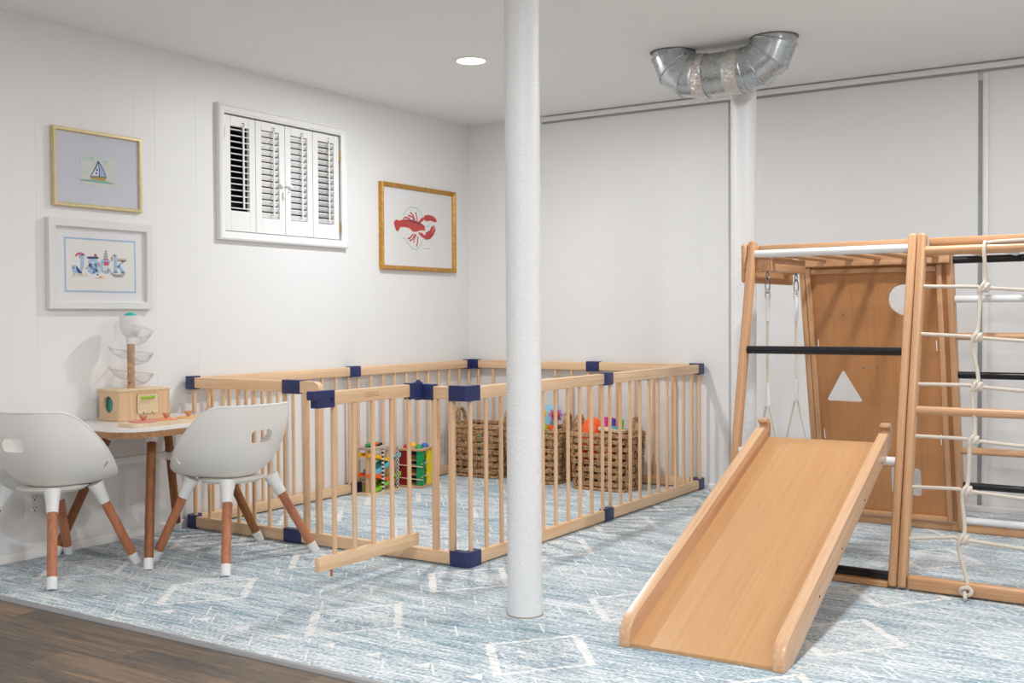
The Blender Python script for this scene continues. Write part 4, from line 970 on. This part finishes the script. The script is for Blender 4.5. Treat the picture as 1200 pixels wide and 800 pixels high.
# ------------------------------------------------------------------ rope net on the right half
FM = Matrix.Translation(FO) @ Matrix.Rotation(FTH, 4, 'Z')
fl = lambda u, z, off=0.0: FM @ V((u, fv(z)+off, z))
net = thing('climbing_net', 'knotted cream rope net hung in the right half of the climbing frame', 'rope net', fl(.333, .0), FTH)
rows = [(1.025,1.016),(.859,.847),(.686,.683),(.510,.505),(.339,.340),(.167,.183)]
ku = [(.226,.430),(.210,.432),(.218,.428),(.216,.436),(.202,.430),(.199,.433)]
def smooth(pts, n=6):
    out = []; P = [V(p) for p in pts]
    for i in range(len(P)-1):
        a, b, c, d = P[max(i-1,0)], P[i], P[i+1], P[min(i+2,len(P)-1)]
        for k in range(n):
            t = k/n; out.append(.5*((2*b) + (c-a)*t + (2*a-5*b+4*c-d)*t*t + (3*b-a-3*c+d)*t**3))
    out.append(P[-1]); return out
for (z0, z1), (a, b) in zip(rows, ku):
    mb = MB(); mb.tube(smooth([fl(.024, z0), fl(a-.03, z1+.004), fl(a, z1), fl(b, z1-.012), fl(UR-.01, z0-.006)]), .0062, 8); build(mb, 'horizontal_rope', M['rope'], net)
for s in (0, 1):
    pts = [fl(.226+.205*s, 1.168, .020), fl(.226+.205*s, 1.172, -.012), fl(.226+.205*s, 1.140, -.020)]
    for i, (z0, z1) in enumerate(rows):
        u = ku[i][s]; pts += [fl(u+.006, z1+.030, -.004), fl(u-.001, z1+.010, -.012), fl(u-.008, z1-.008, -.012), fl(u-.008, z1-.035, -.006)]
    pts += [fl(.222+.205*s, .052, -.010), fl(.224+.205*s, .040, -.026)]
    mb = MB(); mb.tube(smooth(pts, 5), .0066, 8); build(mb, 'vertical_rope', M['rope'], net)
    for i, (z0, z1) in enumerate(rows):
        u = ku[i][s]; cc = fl(u+.010, z1, -.003); mb = MB()
        mb.ball(cc, (.013,.012,.0165), 14, 9)
        mb.tube([cc + V((-.004+.010*math.sin(q), .012*math.cos(q), .015*math.cos(q*1.0)*.3 + .012*math.sin(q))) for q in [2*math.pi*k/18 for k in range(18)]], .0055, 7, closed=True)
        build(mb, 'knot', M['rope'], net)
    mb = MB(); cc = fl(.224+.205*s, .022, -.030)
    mb.tube([cc + V((.017*math.cos(q), -.002+.003*math.sin(2*q), .012*math.sin(q)+.006)) for q in [2*math.pi*k/20 for k in range(20)]], .0068, 8, closed=True)
    mb.cyl(cc + V((-.004,-.004,.004)), cc + V((.004,-.034,-.0125)), .0062, seg=10)
    build(mb, 'end_knot', M['rope'], net)
mb = MB(); mb.tube(smooth([fl(.226,1.150,.020), fl(.232,1.166,.004), fl(.250,1.172,-.010), fl(.33,1.174,-.012), fl(.40,1.174,-.010), fl(.431,1.166,.004), fl(.431,1.150,.020)]), .0062, 8); build(mb, 'top_rope', M['rope'], net)

# ------------------------------------------------------------------ swing
sw = thing('rope_swing', 'rope swing with clipped cream ropes hanging in the left half of the climbing frame', 'swing', FM @ V((UL+.052, .51, .30)), FTH)
sl = lambda u, v, z: FM @ V((UL+.052+u, v, z))
for v in (.275, .585):
    mb = MB(); mb.tube([sl(0, v+.013*math.sin(q), 1.080+.013*math.cos(q)) for q in [2*math.pi*k/18 for k in range(18)]], .0024, 6, closed=True); mb.cyl(sl(0,v,1.093), sl(0,v,1.100), .003, seg=8)
    hk = build(mb, 'eye_hook', M['steel'], sw)
    mb = MB(); mb.tube([sl(.009*math.sin(q), v, 1.043+.030*math.cos(q)) for q in [2*math.pi*k/20 for k in range(20)]], .0026, 6, closed=True); build(mb, 'clip', M['steel'], hk)
    mb = MB(); mb.tube([sl(.009*math.sin(q), v, 1.006+.022*math.cos(q)) for q in [2*math.pi*k/18 for k in range(18)]], .0042, 6, closed=True)
    mb.cyl(sl(0,v,.99), sl(0,v,.585), .0052, seg=10)
    for s in (-1, 1): mb.tube(smooth([sl(0,v,.600), sl(s*.010,v,.560), sl(s*.034,v,.455), sl(s*.062,v,.335)]), .0045, 8)
    rp = build(mb, 'rope', M['rope'], sw)
    for z0, z1 in ((.905, 1.0), (.575, .665)):
        mb = MB(); mb.cyl(sl(0,v,z0), sl(0,v,z1), .0086, .0092, seg=12); build(mb, 'rope_sleeve', M['sleeve'], rp)
mb = MB(); mb.prism(rrect(.16, .40, .03, 5), sl(0,.43,.318), V((math.cos(FTH), math.sin(FTH), 0)), V((-math.sin(FTH), math.cos(FTH), 0)), (0,0,.018)); build(mb, 'seat', M['beech_y'], sw)

# ------------------------------------------------------------------ slide
S0 = V((2.6985, -2.748, 0)); bar = FM @ V((-.2975, fv(.42), .42)); sd = bar - S0
srz = math.atan2(sd.y, sd.x) - math.pi/2; SL = math.hypot(sd.x, sd.y)
sdn = thing('toy_slide', 'wooden toddler slide hooked on a white bar of the climbing frame', 'slide', S0, srz)
SW = .474; RW = .033
be = SL + .055; bz = .474
sl_ang = math.atan2(bz - .014, be); su = V((0, math.cos(sl_ang), math.sin(sl_ang))); sn = V((0, -math.sin(sl_ang), math.cos(sl_ang)))
LEN = math.hypot(be, bz - .014)
A = V((0, 0, .014))
mb = MB(); mb.prism([(0.0,-.014),(be,bz-.016),(be,bz),(0,.014-.0),(-.012,.010),(-.012,.0008),(.03,.0008)], (-(SW/2-RW), 0, 0), (0,1,0), (0,0,1), (SW-2*RW,0,0))
mb2 = MB()
mb2.prism([(-.012,.0008),(.035,.0008),(be,bz-.018),(be,bz),(0,.0145),(-.012,.010)], (-(SW/2-RW)-.001, 0, 0), (0,1,0), (0,0,1), (SW-2*RW+.002,0,0))
mb.bm.free(); build(mb2, 'slide_bed', M['slide'], sdn, local=True)
P2 = lambda s, n: (su.y*s + sn.y*n, .014 + su.z*s + sn.z*n)
rt_ = .055
tip = [P2(LEN-.030, -.012), P2(LEN+.012, -.004), P2(LEN+.028, .015), P2(LEN+.034, .040), P2(LEN+.026, .062), P2(LEN+.014, .072), P2(LEN-.010, .076), P2(LEN-.014, .068), P2(LEN+.002, .058), P2(LEN+.006, .044), P2(LEN+.000, .032), P2(LEN-.012, .028), P2(LEN-.024, .036), P2(LEN-.036, rt_)]
front = [P2(.075, rt_), P2(.040, rt_-.001), (-.004, .066), (-.018, .046), (-.022, .022), (-.020, .0006), (.055, .0006)]
for s in (-1, 1):
    mb = MB(); mb.prism(tip + front, (s*(SW/2) if s > 0 else -SW/2, 0, 0), (0,1,0), (0,0,1), (-s*RW, 0, 0))
    es = [e for e in mb.bm.edges if abs(e.verts[0].co.x - e.verts[1].co.x) < 1e-6]
    bmesh.ops.bevel(mb.bm, geom=es, offset=.0025, segments=2, affect='EDGES', profile=.5, clamp_overlap=True)
    rl = build(mb, 'side_rail', M['sliderail'], sdn, local=True)
    mb = MB()
    for d in (.25, .45, .68, .88):
        y, z = P2(LEN*d, .002); mb.cyl((s*SW/2 - s*.0002, y, z), (s*(SW/2+.001), y, z), .0035, seg=10)
    build(mb, 'screw', M['dark'], rl, local=True)
    # hook that grips the bar underneath
    y, z = SL, .42
    mb = MB(); mb.prism([(y-.036,z+.010),(y-.030,z-.045),(y-.018,z-.048),(y-.0165,z-.004),(y-.010,z+.0118),(y,z+.0158),(y+.010,z+.0118),(y+.016,z+.0),(y+.018,z-.040),(y+.034,z-.036),(y+.040,z+.022)], (s*(SW/2-RW+.002), 0, 0), (0,1,0), (0,0,1), (-s*.022,0,0))
    build(mb, 'bar_hook', M['sliderail'], sdn, local=True)
# ------------------------------------------------------------------ baskets
def perim(w, d, r, n):
    """n points spaced evenly around a rounded rectangle, with outward normals"""
    base = rrect(w, d, r, 16); P = [V(p) for p in base] ; P.append(P[0]); L = [0]
    for a, b in zip(P, P[1:]): L.append(L[-1] + (b-a).length)
    out = []; j = 0
    for i in range(n):
        s = L[-1]*i/n
        while L[j+1] < s: j += 1
        t = (s - L[j]) / max(1e-9, L[j+1]-L[j]); p = P[j].lerp(P[j+1], t); out.append(p)
    nn = []
    for i in range(n):
        t = (out[(i+1) % n] - out[i-1]).normalized(); nn.append(V((t.y, -t.x)))
    return out, nn
def make_basket(loc, rot, label, group, BW=.355, BD=.26, BH=.295, NW=20, rows=7):
    t = thing('woven_basket', label, 'basket', loc, rot, group)
    per = NW*6; pts, nr = perim(BW, BD, .055, per)
    def P(i, z, off):
        k = .90 + .10*min(1, z/BH*1.15); i %= per
        p = pts[i]*k + nr[i]*off; return V((p.x, p.y, z))
    dz = (BH-.03)/rows; A = .0062; mb = MB()
    for r in range(rows):
        z = .018 + dz*(r+.5)
        for q in (-.0076, 0, .0076):
            mb.tube([P(i, z+q + .0012*math.sin(i*.9+r*3+q*900), A*math.cos(math.pi*i/6 + math.pi*r)) for i in range(per)], .0046, 5, closed=True)
    for k in range(NW):
        for q in (-.0084, 0, .0084):
            path = []
            for j in range(rows*4+1):
                z = .010 + (BH-.012)*j/(rows*4); rr = (z - .018)/dz - .5
                i = k*6; pa = P(i, z, -A*math.cos(math.pi*k + math.pi*rr)); tg = (V(pts[(i+1) % per]) - V(pts[i-1])).normalized()
                path.append(pa + V((tg.x, tg.y, 0))*q)
            mb.tube(path, .0050, 5)
    bw = build(mb, 'woven_wall', M['wicker'], t, local=True, angle=60)
    mb = MB()
    for off, z in ((.0045, BH-.004), (-.0045, BH-.002), (0, BH+.006)): mb.tube([P(i, z + .002*math.sin(i*1.3), off) for i in range(per)], .0072, 6, closed=True)
    build(mb, 'rim', M['wicker'], t, local=True, angle=60); mb = MB()
    for off, z in ((.003, .008), (-.004, .010)): mb.tube([P(i, z, off) for i in range(per)], .0078, 6, closed=True)
    build(mb, 'base_rim', M['wicker'], t, local=True, angle=60)
    mb = MB(); mb.prism([tuple(p*.88) for p in pts[::3]], (0,0,.002), (1,0,0), (0,1,0), (0,0,.008)); build(mb, 'base', M['wicker'], t, local=True)
    for s in (-1, 1):
        mb = MB()
        for tw in (0, math.pi):
            path = []
            for j in range(25):
                a = math.pi*j/24; y = -.048*math.cos(a); z = BH - .03 + .125*math.sin(a)**.8
                path.append((s*(BW/2-.004) + .006*math.cos(j*1.1+tw), y + .0045*math.sin(j*1.1+tw), z))
            mb.tube(path, .0068, 7)
        build(mb, 'handle', M['wicker'], t, local=True, angle=60)
    return t
BG = 'woven toy baskets in the playpen'
b3 = make_basket((1.097, -.268, 0), R(0), 'woven seagrass basket holding an orange plush, right end of the three in the playpen', BG)
b1 = dup(b3, (.245, -.198, 0), R(0), 'woven seagrass basket nearest the wall outlet, left of the white column', BG)
b2 = dup(b3, (.645, -.225, 0), R(3), 'woven seagrass basket behind the white column, holding a light blue book', BG)
def part(mb, n, m, p, **k): return build(mb, n, M[m], p, **k)

# things in the right basket
t = thing('plush_toy', 'round two-lobed orange plush toy in the right basket', 'soft toy', (1.035, -.262, .12))
mb = MB(); mb.ball((1.002,-.262,.268), (.070,.076,.112), 24, 14); mb.ball((1.070,-.218,.268), (.068,.066,.108), 24, 14); part(mb, 'body', 'c_orange', t)
mb = MB(); mb.box((1.035,-.262,.150), (.17,.16,.06), bev=.02); part(mb, 'base', 'c_coral', t)
t = thing('peg_bench', 'beige wooden toy bench with coloured pegs and red underside in the right basket', 'toy', (1.168, -.322, .25))
mb = MB(); rot = Matrix.Rotation(R(6), 3, 'Y'); mb.box((1.168,-.322,.324), (.145,.105,.020), rot, bev=.004); part(mb, 'board', 'toywood', t)
mb = MB(); mb.box((1.168,-.322,.282), (.120,.090,.062), rot, bev=.004); part(mb, 'base', 'c_dkred', t)
for i, (m, x, y) in enumerate((('c_pink',1.118,-.330),('c_red',1.150,-.318),('c_purple',1.172,-.345),('c_lime',1.209,-.325))):
    mb = MB(); mb.lathe([(0,.0),(.012,.0),(.0165,.052),(.014,.052),(.012,.046),(0,.046)], (x, y, .332-(x-1.168)*.105), 18, caps=False)
    o = part(mb, 'peg', m, t)
mb = MB(); mb.box((1.190,-.358,.339), (.030,.012,.012), bev=.002); part(mb, 'block', 'c_cyan', t)
mb = MB(); mb.ball((1.20,-.215,.285), (.028,.030,.030), 14, 9); tag(part(mb, 'ball', 'c_cyan', None, origin=(1.20,-.215,.255)), 'small sky blue ball at the far side of the right basket', 'ball')
# things in the middle basket
t = thing('board_book', 'light blue board book with a yellow star sticking out of the middle basket', 'book', (.655, -.20, .22), R(8))
mb = MB(); rot = Matrix.Rotation(R(-14), 3, 'X'); mb.box((.650,-.175,.325), (.150,.014,.20), rot, bev=.003); part(mb, 'cover', 'c_ltblue', t)
st = [(.028*(1 if i % 2 == 0 else .45)*math.sin(math.pi*i/5), .028*(1 if i % 2 == 0 else .45)*math.cos(math.pi*i/5)) for i in range(10)]
ax, az, nn = V((1,0,0)), rot @ V((0,0,1)), rot @ V((0,-1,0))
mb = MB(); mb.prism(st, V((.638,-.175,.325)) + az*.052 + nn*.0068, ax, az, nn*.002); part(mb, 'star', 'c_amber', t)
t = thing('flower_rattle', 'pink and red round flower rattle at the right edge of the middle basket', 'toy', (.735, -.205, .24))
mb = MB(); mb.cyl((.720,-.215,.24), (.735,-.195,.34), .006, seg=10); part(mb, 'stem', 'c_purple', t)
mb = MB(); fl_ = [((.038+.006*math.cos(i*2*math.pi/4))*math.cos(2*math.pi*i/32), (.038+.006*math.cos(i*2*math.pi/4))*math.sin(2*math.pi*i/32)) for i in range(32)]
mb.prism(fl_, (.735,-.205,.375), (.84,.54,0), (0,0,1), (-.006,.010,0)); part(mb, 'petals', 'c_lilac', t)
mb = MB(); mb.ball((.739,-.214,.375), (.026,.014,.026), 16, 10); part(mb, 'centre', 'c_red', t)
t = thing('wheel_toy', 'green and black wheel toy lying on top of the middle basket', 'toy', (.690, -.270, .25))
mb = MB(); mb.lathe([(.018,-.012),(.044,-.012),(.048,-.006),(.048,.006),(.044,.012),(.018,.012)], (.685,-.285,.295), 28, (-.3,-.85,.3), caps=False); part(mb, 'tyre', 'c_lime', t)
mb = MB(); mb.lathe([(0,-.009),(.030,-.010),(.030,.013),(0,.011)], (.685,-.285,.295), 20, (-.3,-.85,.3), caps=False); part(mb, 'hub', 'c_black', t)
mb = MB(); mb.box((.735,-.265,.295), (.050,.030,.050), Matrix.Rotation(R(25),3,'Y'), bev=.004); tag(part(mb, 'toy_block', 'c_orange', None, origin=(.735,-.265,.27)), 'orange toy block beside the wheel toy in the middle basket', 'toy block')
mb = MB(); mb.box((.620,-.290,.280), (.045,.030,.09), bev=.004); tag(part(mb, 'toy_block', 'c_purple', None, origin=(.62,-.29,.235)), 'dark purple toy block in front of the light blue book in the middle basket', 'toy block')
# left basket: mint box inside
mb = MB(); mb.box((.285,-.262,.165), (.10,.05,.15), bev=.005); tag(part(mb, 'storage_box', 'c_mint', None, origin=(.285,-.262,.09)), 'mint box seen through the weave of the left basket', 'box')

# ------------------------------------------------------------------ car ramp tower
RT = thing('ramp_racer', 'wooden zigzag car ramp tower with yellow, blue, orange and green tracks in the playpen', 'toy', (.130, -1.02, 0), R(90))
mb = MB(); mb.prism(rrect(.285, .095, .012, 4), (0,0,.0), (1,0,0), (0,1,0), (0,0,.012)); part(mb, 'base', 'toywood', RT, local=True)
for x in (-.095, .095):
    if x < 0: mb = MB(); mb.box((x, 0, .125), (.030, .016, .226), bev=.003); part(mb, 'upright', 'toywood_z', RT, local=True)
    else: mb = MB(); mb.box((x, .028, .125), (.020, .012, .226), bev=.003); part(mb, 'upright', 'toywood_z', RT, local=True)
for x in (-.022, .098): mb = MB(); mb.box((x, -.040, .125), (.012, .010, .226)); part(mb, 'checkered_post', 'checker', RT, local=True)
mb = MB(); mb.box((-.045,0,.243), (.150,.098,.016), bev=.004); part(mb, 'top_tray', 'greywood', RT, local=True)
mb = MB(); mb.box((.075,.020,.222), (.07,.014,.010), bev=.002); part(mb, 'brace', 'toywood', RT, local=True)
def ramp(x0, z0, x1, z1, m):
    prof = []
    for i in range(15):
        u = i/14; x = x0+(x1-x0)*u; z = z0+(z1-z0)*(u**.8) + .006*math.sin(u*math.pi*2); prof.append((x, z))
    mb = MB()
    for w0, w1, hgt in ((-.032,.032,.006),(-.036,-.030,.020),(.030,.036,.020)):
        for (xa, za), (xb_, zb_) in zip(prof, prof[1:]):
            mb.prism([(xa,za),(xb_,zb_),(xb_,zb_+hgt),(xa,za+hgt)], (0,w0,0), (1,0,0), (0,0,1), (0,w1-w0,0))
    part(mb, 'ramp_track', m, RT, local=True, angle=50)
ramp(-.135,.203,.085,.162,'c_amber'); ramp(.135,.180,-.095,.108,'c_cyan'); ramp(-.135,.100,.085,.058,'c_orange'); ramp(.135,.078,-.095,.014,'c_lime')
cw = lambda x, y, z: RT.matrix_basis @ V((x, y, z))
for i, (x, y, m, n) in enumerate(((-.100,-.012,'c_green','green'),(-.066,.014,'c_lime','lime'),(-.030,-.010,'c_orange','orange'),(.004,.012,'c_cyan','turquoise'))):
    p = cw(x, y, .251); t = thing('toy_car', 'tiny %s racing car on the grey top tray of the ramp tower' % n, 'toy car', p, R(90)+(.4,-.5,.3,-.2)[i], 'small cars on the ramp tower')
    mb = MB(); mb.prism([(-.019,.005),(.019,.005),(.020,.010),(.010,.013),(.004,.020),(-.008,.020),(-.013,.013),(-.019,.013)], (0,-.008,0), (1,0,0), (0,0,1), (0,.016,0)); part(mb, 'body', m, t, local=True)
    for wx in (-.012, .012):
        for wy in (-.0105, .0105): mb = MB(); mb.cyl((wx,wy-.003,.0065), (wx,wy+.003,.0065), .0065, seg=14); part(mb, 'wheel', 'c_black', t, local=True)
# ------------------------------------------------------------------ pound-a-ball tower
PT = thing('ball_tower', 'square pounding tower with red, green, blue and yellow panels in the playpen', 'toy', (.158, -.745, 0), R(12))
s = .155
for z, n in ((.006,'base'), (.207,'top_board')):
    mb = MB(); mb.box((0,0,z), (s, s, .012), bev=.003); o = part(mb, n, 'toytop', PT, local=True)
c = MB()
holes = [(.036,-.036),(.036,.036),(-.036,-.036),(-.036,.036)]
for x, y in holes: c.cyl((x,y,.15), (x,y,.25), .0195, seg=24)
cut(o, c)
for (x, y, w, d, m) in ((.055,-.062,.040,.012,'c_green'), (.066,.038,.012,.074,'c_yellow'), (-.040,-.062,.060,.012,'c_dkred'), (-.020,.066,.090,.012,'c_dkblue'), (.069,-.056,.010,.026,'c_green')):
    mb = MB(); mb.box((x, y, .1065), (w, d, .189), bev=.002, seg=1); part(mb, 'panel', m, PT, local=True)
for z in (.155, .115, .075):
    mb = MB(); mb.box((0,0,z), (.11,.10,.006), Matrix.Rotation(R(9 if z != .115 else -9),3,'X')); part(mb, 'ball_track', 'toytop', PT, local=True)
for z in (.135, .065):
    mb = MB(); mb.cyl((.071,-.075,z-.004), (.071,.072,z+.004), .003, seg=8); part(mb, 'rod', 'toywood', PT, local=True)
    mb = MB(); mb.cyl((-.075,-.071,z-.012), (.075,-.071,z-.020), .003, seg=8); part(mb, 'rod', 'toywood', PT, local=True)
for (x, y), m, n in zip(holes, ('c_green','c_blue','c_red','c_amber'), ('green','blue','red','yellow')):
    p = PT.matrix_basis @ V((x, y, .2135)); mb = MB(); mb.ball(p, .0225, 20, 12)
    tag(part(mb, 'ball', m, None, origin=p - V((0,0,.0215))), n + ' ball in the top of the pounding tower', 'ball', 'balls on the pounding tower')

# ------------------------------------------------------------------ world and view
w = bpy.data.worlds.new('world'); sc.world = w; w.use_nodes = True
w.node_tree.nodes['Background'].inputs[0].default_value = (.012, .014, .02, 1); w.node_tree.nodes['Background'].inputs[1].default_value = .2
vs = sc.view_settings; vs.view_transform = 'Standard'; vs.look = 'None'; vs.gamma = 1; vs.use_curve_mapping = False
sc.display_settings.display_device = 'sRGB'
vs.exposure = EXPOSURE
sc.cycles.max_bounces = 10; sc.cycles.diffuse_bounces = 6; sc.cycles.transparent_max_bounces = 16; sc.cycles.sample_clamp_indirect = 6
sc.cycles.use_denoising = True
